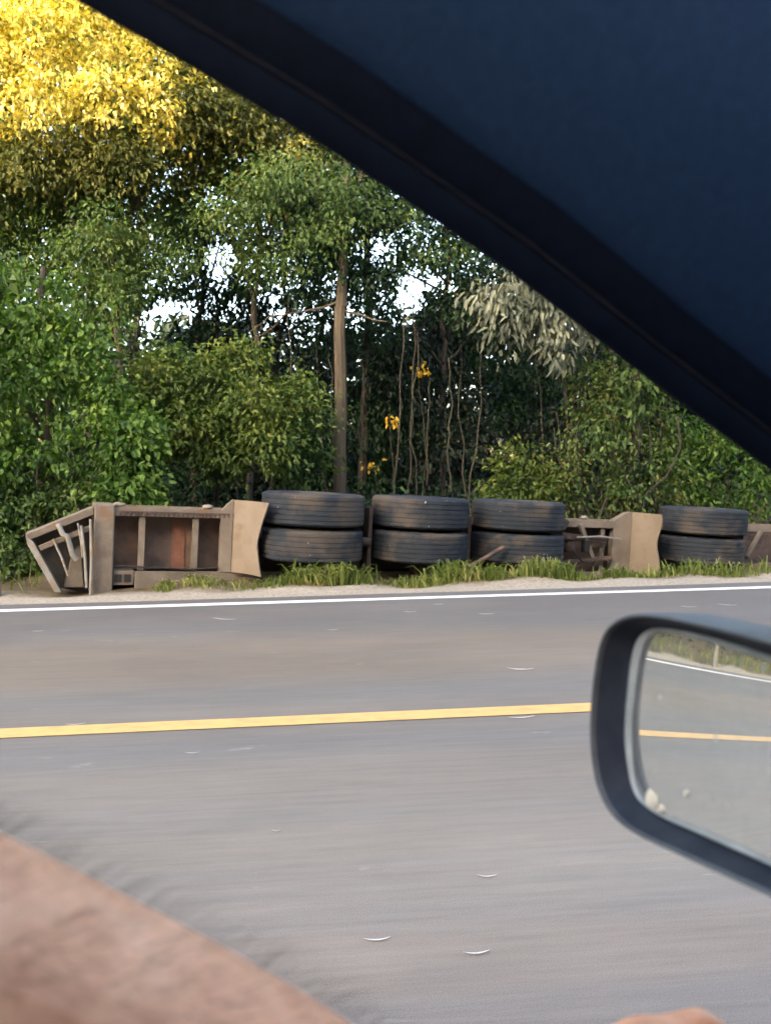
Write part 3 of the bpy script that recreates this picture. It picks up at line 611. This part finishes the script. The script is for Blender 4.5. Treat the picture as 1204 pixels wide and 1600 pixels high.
# bare saplings and hanging vines
rr = np.random.default_rng(9)
def stem_thing(name, label, cat, group, pts, r0, r1, m):
    p0 = np.array(pts[0], float) if name != 'hanging_vine' else np.array(pts[-1], float)
    n = len(pts); mb = MB().tube([np.array(p) - p0 for p in pts], [r0 + (r1 - r0) * i / (n - 1) for i in range(n)], 6)
    o = mb.build(name, m, None, smooth=True); o.location = p0
    return tag(o, label, cat, group)
for k, px in enumerate((218, 262, 312, 372, 440, 505, 612, 735, 860)):
    y = rr.uniform(11, 13.2); a = at(px, 700, y); a[2] = 0
    stem_thing('bare_sapling', 'thin bare sapling stem standing in the shade under the trees', 'sapling', 'bare saplings in the shade', wiggle(a, at(px + rr.uniform(-35, 35), rr.uniform(430, 640), y + rr.uniform(-.2, .2)), 9, .03, rr), rr.uniform(.010, .018), .005, M_bark_dark)
for k, (px, y0, y1) in enumerate(((562, 560, 720), (572, 590, 745), (645, 480, 780), (652, 520, 790), (672, 590, 760), (700, 560, 770), (520, 470, 660), (513, 560, 720), (500, 300, 470), (530, 300, 390), (880, 590, 780), (893, 600, 790), (905, 610, 770), (940, 610, 780), (1010, 640, 790), (1030, 640, 800), (60, 690, 830), (115, 790, 850), (30, 800, 880))):
    y = rr.uniform(10.9, 12.2) if px > 150 else 9.35
    pts = wiggle(at(px, y0, y), at(px + rr.uniform(-14, 14), y1, y), 10, .022, rr)
    stem_thing('hanging_vine', 'thin bare vine hanging down in the shade of the trees', 'vine', 'hanging vines', pts, .008, .011, M_vine)
for k, (pts, lab) in enumerate(((((1058, 650), (1062, 700), (1040, 745), (1010, 770), (1000, 810)), 'pale looping bare vine crossing the tangled shrub above the second mudguard'), (((925, 640), (950, 700), (985, 760), (1000, 790)), 'slanting bare vine stem left of the tangled shrub'))):
    stem_thing('looping_vine', lab, 'vine', None, [at(a, b, 11.0) for a, b in pts], .014, .012, M_vine)

# ------------------------------------------------------------------ grass along the verge
def grass_mesh(seed=4):
    rng = np.random.default_rng(seed); xs, ys, hs = [], [], []
    def put(px, n, spread, h, y0, y1):
        x = at(px, 880, 8.0)[0]; n = n if 460 < px < 560 else int(n * .6); spread *= 1 if 460 < px < 560 else .75
        xs.append(x + rng.normal(0, spread, n)); ys.append(rng.uniform(y0, y1, n)); hs.append(h * .52 * rng.uniform(.45, 1.15, n))
    n = 5200
    x = rng.uniform(-1.2, 7.5, n); xs.append(x); ys.append(rng.uniform(7.84, 8.3, n) + .04 * np.sin(x * 4)); hs.append(rng.uniform(.03, .10, n))
    n = 1500
    x = rng.uniform(0.3, 7.5, n); xs.append(x); ys.append(8.0 + rng.uniform(0, .26, n) * (1 + np.clip(x - 1, 0, 4) * .45)); hs.append(rng.uniform(.04, .10, n))
    n = 2500
    x = rng.uniform(-19, -2.6, n); xs.append(x); ys.append(rng.uniform(7.75, 8.8, n)); hs.append(rng.uniform(.06, .25, n))
    for px, n, sp, h in ((255, 170, .07, .17), (385, 140, .10, .26), (470, 180, .10, .24), (495, 260, .10, .40), (520, 300, .10, .46), (545, 240, .12, .40), (640, 150, .12, .24), (700, 260, .14, .34), (760, 200, .16, .30), (830, 240, .16, .36), (870, 200, .14, .40), (905, 200, .14, .34), (950, 130, .1, .26), (1040, 200, .12, .38), (1090, 160, .14, .30), (1140, 200, .16, .36), (1190, 160, .14, .40), (330, 60, .1, .14)):
        put(px, n, sp, h, 7.86, 8.12)
    x, y, h = np.concatenate(xs), np.concatenate(ys), np.concatenate(hs); n = len(x)
    cl_ = .5 + .5 * np.sin(x * 5.3 + 1.3 * np.sin(x * 2.1)) * np.sin(x * 1.7 + y * 3 + .7)
    k_ = rng.random(n) < .15 + 1.0 * cl_; x, y, h, cl_ = x[k_], y[k_], h[k_], cl_[k_]; n = len(x); h = h * (.75 + .6 * cl_)
    z = terrain_z(x, y) - .01
    a = rng.uniform(0, 2 * math.pi, n); lean = rng.uniform(.2, 1.05, n) * h
    dx, dy = np.cos(a) * lean, np.sin(a) * lean * .8
    w = rng.uniform(.004, .010, n) * (0.7 + h * 2); sx, sy = -np.sin(a) * w, np.cos(a) * w
    sx += .5 * w
    P0 = np.stack([x, y, z], 1); D = np.stack([dx, dy, 0 * dx], 1); Sd = np.stack([sx, sy, 0 * sx], 1); U = np.stack([0 * h, 0 * h, h], 1)
    m1 = P0 + U * .55 + D * .3; tip = P0 + U * (1 - .25 * (lean / h)[:, None]) + D * 1.1
    m2 = P0 + U * .85 + D * .7
    Vv = np.stack([P0 - Sd, P0 + Sd, m1 + Sd * .9, m1 - Sd * .9, m2 + Sd * .6, m2 - Sd * .6, tip + Sd * .08, tip - Sd * .08], 1).reshape(-1, 3)
    o = np.arange(n)[:, None] * 8
    return Vv, np.concatenate([o + np.array([[0, 1, 2, 3]]), o + np.array([[3, 2, 4, 5]]), o + np.array([[5, 4, 6, 7]])])
tag(link('grass', np_mesh('grass', *grass_mesh()), L_grass, None, smooth=False), 'green verge grass growing up against the trailer', 'grass', kind='stuff')

# pale curled leaves lying on the asphalt
M_paleleaf = mat('pale dry leaf', (0.36, 0.345, 0.31), (0.5, 0.48, 0.44), 30, 0.7, 0.1)
def curl_leaf(L, Wd, bend):
    mb = MB(); n = 8; vs = []; fs = []
    for i in range(n + 1):
        u = i / n - .5; w = Wd * math.cos(math.pi * u) ** .7 * .5 + .0006
        x, y = L * u, bend * L * (u * u * 4 - .5); z = .004 + .012 * (u * 2) ** 2
        vs += [(x, y - w, z + .006), (x, y, z), (x, y + w, z + .006)]
    for i in range(n):
        for j in range(2): fs.append((i*3+j, i*3+j+1, i*3+3+j+1, i*3+3+j))
    return mb.add(vs, fs)
lf = None
rr = random.Random(12)
for k, (px, py, L) in enumerate(((640, 957, .10), (760, 960, .12), (685, 945, .08), (1075, 949, .12), (1135, 946, .15), (1150, 972, .11), (806, 1046, .10), (818, 1047, .12), (815, 1122, .13), (118, 1133, .09), (590, 1470, .072), (745, 1491, .07), (761, 1371, .06), (210, 940, .12), (350, 968, .2), (60, 987, .08), (300, 1178, .06), (520, 985, .08), (432, 1300, .03))):
    o = curl_leaf(1.0, .085, .09).build('fallen_leaf', M_paleleaf, None, smooth=True) if lf is None else lf.copy()
    if lf is None: lf = o
    else: COL.objects.link(o)
    p = ground_at(px, py)
    o.location = (p[0], p[1], .003); o.scale = (L, L, max(.4, L) * .6); o.rotation_euler = (0, 0, rr.uniform(-.55, .15) if p[1] > 4 else rr.uniform(-.1, .1))
    tag(o, 'pale curled fallen leaf sliver lying on the grey asphalt', 'leaf', 'pale leaves on the road')

# ------------------------------------------------------------------ the car we look out of
car = empty('car', (0.3, -0.2, 0), 'dark car interior with open side window, navy pillar trim and side mirror', 'car')
cb = np.array(car.location)
M_navy = mat('navy trim fabric', (0.010, 0.029, 0.076), (0.014, 0.037, 0.092), 180, 0.85, 0.15, spec=0.15)
M_trim = mat('black pillar trim', (0.002, 0.004, 0.011), (0.003, 0.006, 0.015), 120, 0.8, 0.1, spec=0.08)
M_seal = mat('rubber window seal', (0.002, 0.004, 0.010), (0.003, 0.006, 0.014), 90, 0.8, 0.1, spec=0.06)
M_piping = mat('seal lip', (0.009, 0.010, 0.017), (0.016, 0.017, 0.026), 60, 0.7, 0.1, spec=0.2)
M_dark = mat('dark cabin plastic', (0.015, 0.016, 0.02), (0.025, 0.026, 0.03), 60, 0.7, 0.1)
def sweep(path, profile, name, m, parent, smooth=True):
    """profile (a: up the picture side, b: towards the seats) carried along the window frame"""
    mb = MB(); k = len(profile); vs = []
    for i, (p, nn, inn) in enumerate(path):
        vs += [Vector(p) + Vector(nn) * a + Vector(inn) * b - Vector(cb) for a, b in profile]
    n = len(path)
    return mb.add(vs, [(i*k+j, i*k+(j+1) % k, (i+1)*k+(j+1) % k, (i+1)*k+j) for i in range(n-1) for j in range(k)] + [tuple(range(k)), tuple((n-1)*k+j for j in range(k))][::1]).build(name, m, parent, smooth=smooth)
# lower edge of the window frame, from the roof rail down the windscreen pillar
edge_px = [(-700, -560, .36), (-300, -285, .37), (-60, -118, .385), (115, 0, .395), (250, 78, .40), (480, 214, .41), (620, 307, .42), (800, 430, .43), (1000, 585, .445), (1204, 738, .46), (1500, 965, .49), (1800, 1200, .53)]
path = []
for i, (px, py, y) in enumerate(edge_px): path.append(at(px, py, y))
frames = []
for i in range(len(path)):
    d = path[min(i+1, len(path)-1)] - path[max(i-1, 0)]; d /= np.linalg.norm(d)
    inn = np.array([0, -1.0, 0]); inn -= d * (inn @ d); inn /= np.linalg.norm(inn)
    nn = np.cross(inn, d); nn = nn if nn[2] > 0 else -nn
    frames.append((path[i], nn, inn))
pil = sweep(frames, [(.0175, .003), (.0195, .0045), (.024, .0065), (.030, .009), (.0355, .0105), (.0385, .011), (.0385, -.02), (.0175, -.02)], 'pillar_frame', M_trim, car)
sweep(frames, [(.010, -.03), (.004, -.012), (.001, -.002), (.002, .001), (.006, .0025), (.011, .0035), (.0155, .003), (.0168, .001), (.0168, -.03)], 'window_seal', M_seal, pil)
sweep(frames, [(.0162, .0028), (.0166, .0039), (.0172, .0043), (.0178, .0039), (.0182, .003)], 'seal_lip', M_piping, pil)
sweep(frames, [(.037, .0095), (.039, .0125), (.043, .016), (.052, .022), (.075, .036), (.11, .052), (.16, .068), (.22, .08), (.28, .085), (.28, .05), (.18, .03), (.08, .005), (.039, .003)], 'pillar_trim', M_navy, car)
# rest of the cabin shell: roof, far side, tail, floor, door below the window
z0 = -0.0
MB().box(-1.6 - cb[0], 0.12 - cb[0], -1.0 - cb[1], .22 - cb[1], 1.50, 1.53).build('roof_lining', M_navy, car)
cr_ = MB(); cr_.box(-1.62 - cb[0], -1.6 - cb[0], -1.0 - cb[1], .45 - cb[1], .35, .95); cr_.box(-1.62 - cb[0], -1.6 - cb[0], -1.0 - cb[1], .22 - cb[1], 1.42, 1.53); cr_.build('cabin_rear', M_dark, car)
fs_ = MB(); fs_.box(-1.6 - cb[0], 1.2 - cb[0], -1.02 - cb[1], -1.0 - cb[1], .35, .95); fs_.box(-.38 - cb[0], -.3 - cb[0], -1.02 - cb[1], -1.0 - cb[1], .95, 1.4); fs_.box(-1.6 - cb[0], .2 - cb[0], -1.02 - cb[1], -1.0 - cb[1], 1.4, 1.53)
fs_.build('passenger_side', M_dark, car)
MB().box(-1.6 - cb[0], 1.2 - cb[0], -1.0 - cb[1], .46 - cb[1], .33, .35).build('cabin_floor', M_dark, car)
dr = MB(); dr.box(-.75 - cb[0], .62 - cb[0], .40 - cb[1], .50 - cb[1], .40, .83); dr.build('door', M_dark, car, bevel=0.02)
MB().box(-.75 - cb[0], .62 - cb[0], .425 - cb[1], .455 - cb[1], .83, .845).build('window_sill', M_seal, car, bevel=0.004)
db = MB(); db.prism([(.62 - cb[0], 0, .55), (.55 - cb[0], 0, .88), (.75 - cb[0], 0, .93), (1.3 - cb[0], 0, .90), (1.3 - cb[0], 0, .5)], (0, -1.0 - cb[1], 0), (0, .46 - cb[1], 0)); db.build('dashboard', M_dark, car, bevel=0.02)
wheel_c = np.array([.22, .21, .805])
wv = []
mbw = MB(); ax = Vector((-.92, 0, .38)).normalized(); e1 = Vector((0, 1, 0)); e2 = ax.cross(e1)
pts = [Vector(wheel_c - cb) + (e1 * math.cos(a) + e2 * math.sin(a)) * .185 for a in np.linspace(0, 2 * math.pi, 41)]
mbw.tube(pts, .015, 10, cap=False)
for a in (0.2, math.pi - .2, 1.5 * math.pi):
    mbw.tube([Vector(wheel_c - cb), Vector(wheel_c - cb) + (e1 * math.cos(a) + e2 * math.sin(a)) * .185], .013, 8)
mbw.lathe([(0, .03), (.05, .03), (.06, 0), (.055, -.02)], 24, tuple(wheel_c - cb))
mbw.build('steering_wheel', M_dark, car, smooth=True)

# side mirror: convex glass, housing rim stands proud of it
mP = np.array([.22716, .46992, 1.07658]); mN = np.array([-.98640, -.14189, .08297]); mN /= np.linalg.norm(mN); MR = 1.6
me1 = np.cross(np.array([0, 0, 1.]), mN); me1 /= np.linalg.norm(me1); me2 = np.cross(mN, me1)
def on_mirror(px, py, off=0.0):
    d = ray(px, py); tt = ((mP + mN * off - EYE) @ mN) / (d @ mN); q = EYE + d * tt - mP
    return np.array([q @ me1, q @ me2])
def smooth_loop(pts, n=120):
    P = np.array(pts); m = len(P); outp = []
    for i in range(n):
        u = i / n * m; k = int(u); f = u - k
        p0, p1, p2, p3 = P[(k-1) % m], P[k % m], P[(k+1) % m], P[(k+2) % m]
        outp.append(.5 * ((2*p1) + (-p0+p2)*f + (2*p0-5*p1+4*p2-p3)*f*f + (-p0+3*p1-3*p2+p3)*f**3))
    return np.array(outp)
glass_px = [(976, 1080), (986, 1012), (1005, 986), (1040, 982), (1110, 996), (1204, 1026), (1290, 1056), (1338, 1085), (1352, 1140), (1352, 1330), (1330, 1385), (1285, 1398), (1204, 1356), (1100, 1308), (1020, 1270), (985, 1232), (972, 1160)]
rim_px = [(924, 1080), (936, 1005), (958, 972), (1000, 960), (1080, 972), (1204, 1003), (1320, 1035), (1392, 1075), (1410, 1140), (1410, 1380), (1380, 1460), (1300, 1450), (1204, 1402), (1080, 1345), (975, 1292), (935, 1238), (921, 1160)]
ROFF = .016
G2 = smooth_loop([on_mirror(*p) for p in glass_px]); K2 = smooth_loop([on_mirror(*p, ROFF) for p in rim_px])
def mpt(ab, off): return mP + me1 * ab[0] + me2 * ab[1] + mN * off
def sph(ab): return -(ab[0] ** 2 + ab[1] ** 2) / (2 * MR)
gc = G2.mean(0)
def dirty_glass():
    m = bpy.data.materials.new('dusty mirror glass'); t, out = nodes(m)
    p = principled(t, None, (0.80, 0.83, 0.80), 0.015, 1.0)
    d = t.nodes.new('ShaderNodeBsdfDiffuse'); d.inputs[0].default_value = (.42, .42, .40, 1)
    v = ramp(t, noise(t, 16, 6, .7, stretch=(1, 1, .5)), [(.3, g(.08)), (.58, g(.24)), (.72, g(.5))])
    sk = ramp(t, noise(t, 95, 2, .5), [(.68, g(0)), (.74, g(.55))])
    v = mixc(t, 1.0, v, sk, 'ADD')
    mx = t.nodes.new('ShaderNodeMixShader'); t.links.new(v, mx.inputs[0]); t.links.new(p.outputs[0], mx.inputs[1]); t.links.new(d.outputs[0], mx.inputs[2])
    t.links.new(mx.outputs[0], out.inputs[0]); return m
M_mirror = dirty_glass()
M_house = mat('grey black mirror housing', (0.065, 0.07, 0.075), (0.10, 0.106, 0.11), 40, 0.5, 0.12, spec=0.4)
M_inner = mat('dark mirror recess', (0.016, 0.020, 0.030), (0.026, 0.031, 0.042), 40, 0.7, 0.1, spec=0.2)
M_bezel = mat('grey mirror bezel', (0.22, 0.235, 0.225), (0.36, 0.37, 0.35), 30, 0.35, 0.1)
n = len(G2); NR = 40; inset = []
for i in range(n):                              # the bezel is widest on the outer edge
    w = .040 if False else 0.0
    to = gc - G2[i]; dl = np.linalg.norm(to); to = to / dl
    k = max(0.0, min(1.0, (G2[i][0] - (G2[:, 0].min() if on_mirror(976, 1080)[0] < on_mirror(1300, 1150)[0] else G2[:, 0].max())) / (gc[0] - G2[i][0] if False else 1)))
    inset.append(G2[i])
outer_a = on_mirror(976, 1100)[0]; sgn = 1 if outer_a > gc[0] else -1
IN = []
for p in G2:
    near = max(0.0, 1 - abs(outer_a - p[0]) / .03)
    to = gc - p; to /= np.linalg.norm(to); IN.append(p + np.array([-sgn * .0075 * near, 0]) + to * .0035)
IN = np.array(IN)
vs = [mpt(gc, sph(gc))]; fs = []
for r in range(1, NR + 1):
    for i in range(n):
        ab = gc + (IN[i] - gc) * r / NR; vs.append(mpt(ab, sph(ab)))
for i in range(n):
    fs.append((0, 1 + i, 1 + (i + 1) % n))
    for r in range(NR - 1):
        a = 1 + r * n; b = a + n
        fs.append((a + i, b + i, b + (i + 1) % n, a + (i + 1) % n))
sm_root = None
house = MB()
def ring(mb, loops):
    b = len(mb.v); k = len(loops[0]); mb.add([q - cb for L_ in loops for q in L_], [(j*k+i, j*k+(i+1) % k, (j+1)*k+(i+1) % k, (j+1)*k+i) for j in range(len(loops)-1) for i in range(k)])
    return mb
kc = K2.mean(0)
def scaled(L_, s): return kc + (L_ - kc) * s
outer = [[mpt(p, ROFF - .003) for p in scaled(K2, .975)], [mpt(p, ROFF) for p in scaled(K2, .982)], [mpt(p, ROFF) for p in K2], [mpt(p, ROFF - .003) for p in scaled(K2, 1.012)], [mpt(p, ROFF - .010) for p in scaled(K2, 1.022)],
         [mpt(p, -.02) for p in scaled(K2, 1.02)], [mpt(p, -.05) for p in scaled(K2, .95)], [mpt(p, -.075) for p in scaled(K2, .75)], [mpt(p, -.085) for p in scaled(K2, .4)], [mpt(p, -.087) for p in scaled(K2, .02)]]
H_ = ring(house, outer).build('mirror_housing', M_house, car, smooth=True)
ring(MB(), [[mpt(p, ROFF - .003) for p in scaled(K2, .975)], [mpt(p * .5 + q * .5, .004) for p, q in zip(scaled(K2, .97), G2)], [mpt(q, sph(q) - .001) for q in G2], [mpt(q, sph(q) - .004) for q in (gc + (IN - gc) * .99)]]).build('mirror_recess', M_inner, H_, smooth=True)
ring(MB(), [[mpt(q, sph(q) + .0005) for q in G2], [mpt(q * .5 + p * .5, sph(q) + .0028) for q, p in zip(G2, IN)], [mpt(p, sph(p) + .0004) for p in IN]]).build('mirror_bezel', M_bezel, H_, smooth=True)
mm = MB().add([v - cb for v in vs], fs).build('mirror_glass', M_mirror, H_, smooth=True)
M_spot = mat('dried mud spot', (0.6, 0.5, 0.36), (0.75, 0.66, 0.52), 60, 0.9, 0.2)
for k, (px, py, rx, rz, mt) in enumerate(((1014, 1250, 11, 17, M_spot), (1030, 1264, 8, 7, M_spot), (1072, 1240, 4, 6, M_spot))):
    c0 = on_mirror(px, py); a_ = on_mirror(px + rx, py) - c0; b_ = on_mirror(px, py + rz) - c0; mbd = MB()
    rg = random.Random(k); N_ = 14
    lp = [c0 + (a_ * math.cos(q) + b_ * math.sin(q)) * rg.uniform(.8, 1.1) for q in np.linspace(0, 2 * math.pi, N_, endpoint=False)]
    top_ = [mpt(c0 + (p - c0) * .6, sph(c0) + .0016) for p in lp]
    mbd.add([mpt(p, sph(p) + .0003) - cb for p in lp] + [q - cb for q in top_], [(i, (i+1) % N_, N_ + (i+1) % N_, N_ + i) for i in range(N_)] + [tuple(N_ + i for i in range(N_))])
    mbd.build('dirt_spot', mt, H_, smooth=True)
# arm that carries the mirror from the door
a_ = mpt(on_mirror(1395, 1400), -.04); MB().tube([a_ - cb, np.array([.36, .40, .97]) - cb, np.array([.42, .45, .93]) - cb], [.03, .03, .035], 12).build('mirror_stalk', M_house, H_, smooth=True)

# ------------------------------------------------------------------ the driver's bare left arm, hand on the wheel
per = empty('person', (-.30, .15, .70), 'driver with bare hairy left arm bent beside the open window, hand on the wheel', 'person')
pb = np.array(per.location)
def skin_mat():
    m = bpy.data.materials.new('skin'); t, out = nodes(m)
    c = ramp(t, noise(t, 26, 6, .65), [(.28, (.60, .255, .14)), (.5, (.82, .41, .235)), (.72, (.90, .50, .315))])
    pores = ramp(t, noise(t, 70, 4, .7, stretch=(1, 1, 2.2)), [(.35, g(.90)), (.7, g(1.05))])
    p = principled(t, out, mixc(t, 1.0, c, pores, 'MULTIPLY'), .5, 0, bump(t, noise(t, 220, 4, .6), .25, .002), .4)
    p.inputs['Subsurface Weight'].default_value = .15; p.inputs['Subsurface Radius'].default_value = (.01, .004, .002); p.inputs['Subsurface Scale'].default_value = .5
    return m
M_skin = skin_mat()
AX = [np.array(q) for q in ((-.36, .19, 1.16), (-.27, .235, 1.145), (-.153, .262, 1.101), (-.096, .272, 1.065), (-.031, .280, 1.022), (.022, .278, .982), (.048, .274, .920), (.058, .295, .89), (.086, .335, .887), (.108, .372, .896), (.126, .393, .903))]
RA = [.060, .057, .054, .0485, .046, .046, .045, .044, .039, .032, .030]
def skin_chain(me_v, me_e, rads, pts, rr_, root=None):
    s0 = len(me_v); me_v += [tuple(p - pb) for p in pts]; rads += list(rr_)
    if root is not None: me_e.append((root, s0))
    me_e += [(s0 + i, s0 + i + 1) for i in range(len(pts) - 1)]
    return s0
mv, me_, rads = [], [], []
skin_chain(mv, me_, rads, AX, RA)
palm = AX[-1]
# wheel rim point the hand closes on, near the top-left of the wheel
def wheel_pt(a, r=.185): return wheel_c + (np.array(e1) * math.cos(a) + np.array(e2) * math.sin(a)) * r
hand = [palm, palm + np.array([.030, .004, .016]), palm + np.array([.068, .004, .016])]
skin_chain(mv, me_, rads, hand[1:], [.030, .026], len(AX) - 1)
kn = len(mv) - 1
for j, (dy, Lf) in enumerate(((-.030, .95), (-.010, 1.05), (.011, 1.0), (.030, .82))):
    b = hand[2] + np.array([.008 - abs(dy) * .2, dy, .003])
    ch = [b, b + np.array([.022, dy * .12, .004]) * Lf, b + np.array([.040, dy * .18, -.012]) * Lf, b + np.array([.040, dy * .2, -.036]) * Lf, b + np.array([.020, dy * .2, -.044]) * Lf]
    skin_chain(mv, me_, rads, ch, [.0105, .010, .0095, .0085, .007], kn)
th = palm + np.array([.012, -.034, .006])
skin_chain(mv, me_, rads, [th, th + np.array([.024, -.022, .006]), th + np.array([.052, -.024, .004]), th + np.array([.072, -.016, -.004])], [.014, .0125, .0105, .008], len(AX) - 1)
me = bpy.data.meshes.new('arm'); me.from_pydata(mv, me_, []); me.update()
ao = bpy.data.objects.new('arm', me); COL.objects.link(ao); ao.parent = per; me.materials.append(M_skin)
ao.modifiers.new('skin', 'SKIN'); sv = me.skin_vertices[0].data
for i, r in enumerate(rads): sv[i].radius = (r, r)
sv[0].use_root = True
sub = ao.modifiers.new('sub', 'SUBSURF'); sub.levels = 3; sub.render_levels = 3
M_shirt = mat('grey shirt', (.06, .07, .09), (.09, .10, .125), 40, .9, .2)
MB().tube([AX[0] + np.array([-.16, -.06, -.02]) - pb, AX[0] + np.array([-.06, -.03, .0]) - pb, AX[0] + np.array([.02, .02, .0]) - pb], [.10, .085, .075], 20).build('sleeve', M_shirt, per, smooth=True)
# arm hair
rng = np.random.default_rng(2); hv, hf = [], []
for _ in range(7000):
    u = rng.uniform(.25, 7.6); k = int(u); f = u - k
    c0 = AX[k] * (1 - f) + AX[k+1] * f; r = (RA[k] * (1 - f) + RA[k+1] * f) * .93
    d = AX[k+1] - AX[k]; d /= np.linalg.norm(d)
    x = np.cross(d, [0, 1, 0]); x /= np.linalg.norm(x); y = np.cross(d, x)
    a = rng.uniform(0, 2 * math.pi)
    if (x * math.cos(a) + y * math.sin(a))[2] < .55 and rng.random() < .8: continue
    nrm_ = x * math.cos(a) + y * math.sin(a); sd_ = np.cross(d, nrm_)
    L = rng.uniform(.008, .024)
    p0 = c0 + nrm_ * r; p1 = p0 + nrm_ * L * .45 + d * L * .3 + sd_ * rng.normal(0, .15) * L; p2 = p1 + nrm_ * L * .3 + d * L * .5 + sd_ * rng.normal(0, .3) * L
    w = .00007; b = len(hv)
    for p, ww in ((p0, w), (p1, w * .8), (p2, w * .2)):
        hv += [p + sd_ * ww - pb, p - sd_ * ww * .5 + d * ww - pb, p - sd_ * ww * .5 - d * ww - pb]
    for s in (0, 3):
        for j in range(3): hf.append((b+s+j, b+s+(j+1) % 3, b+s+3+(j+1) % 3, b+s+3+j))
M_hair = mat('dark arm hair', (.012, .008, .006), (.03, .02, .014), 20, .6, 0)
link('arm_hair', np_mesh('arm_hair', np.array(hv), np.array(hf)), M_hair, ao)
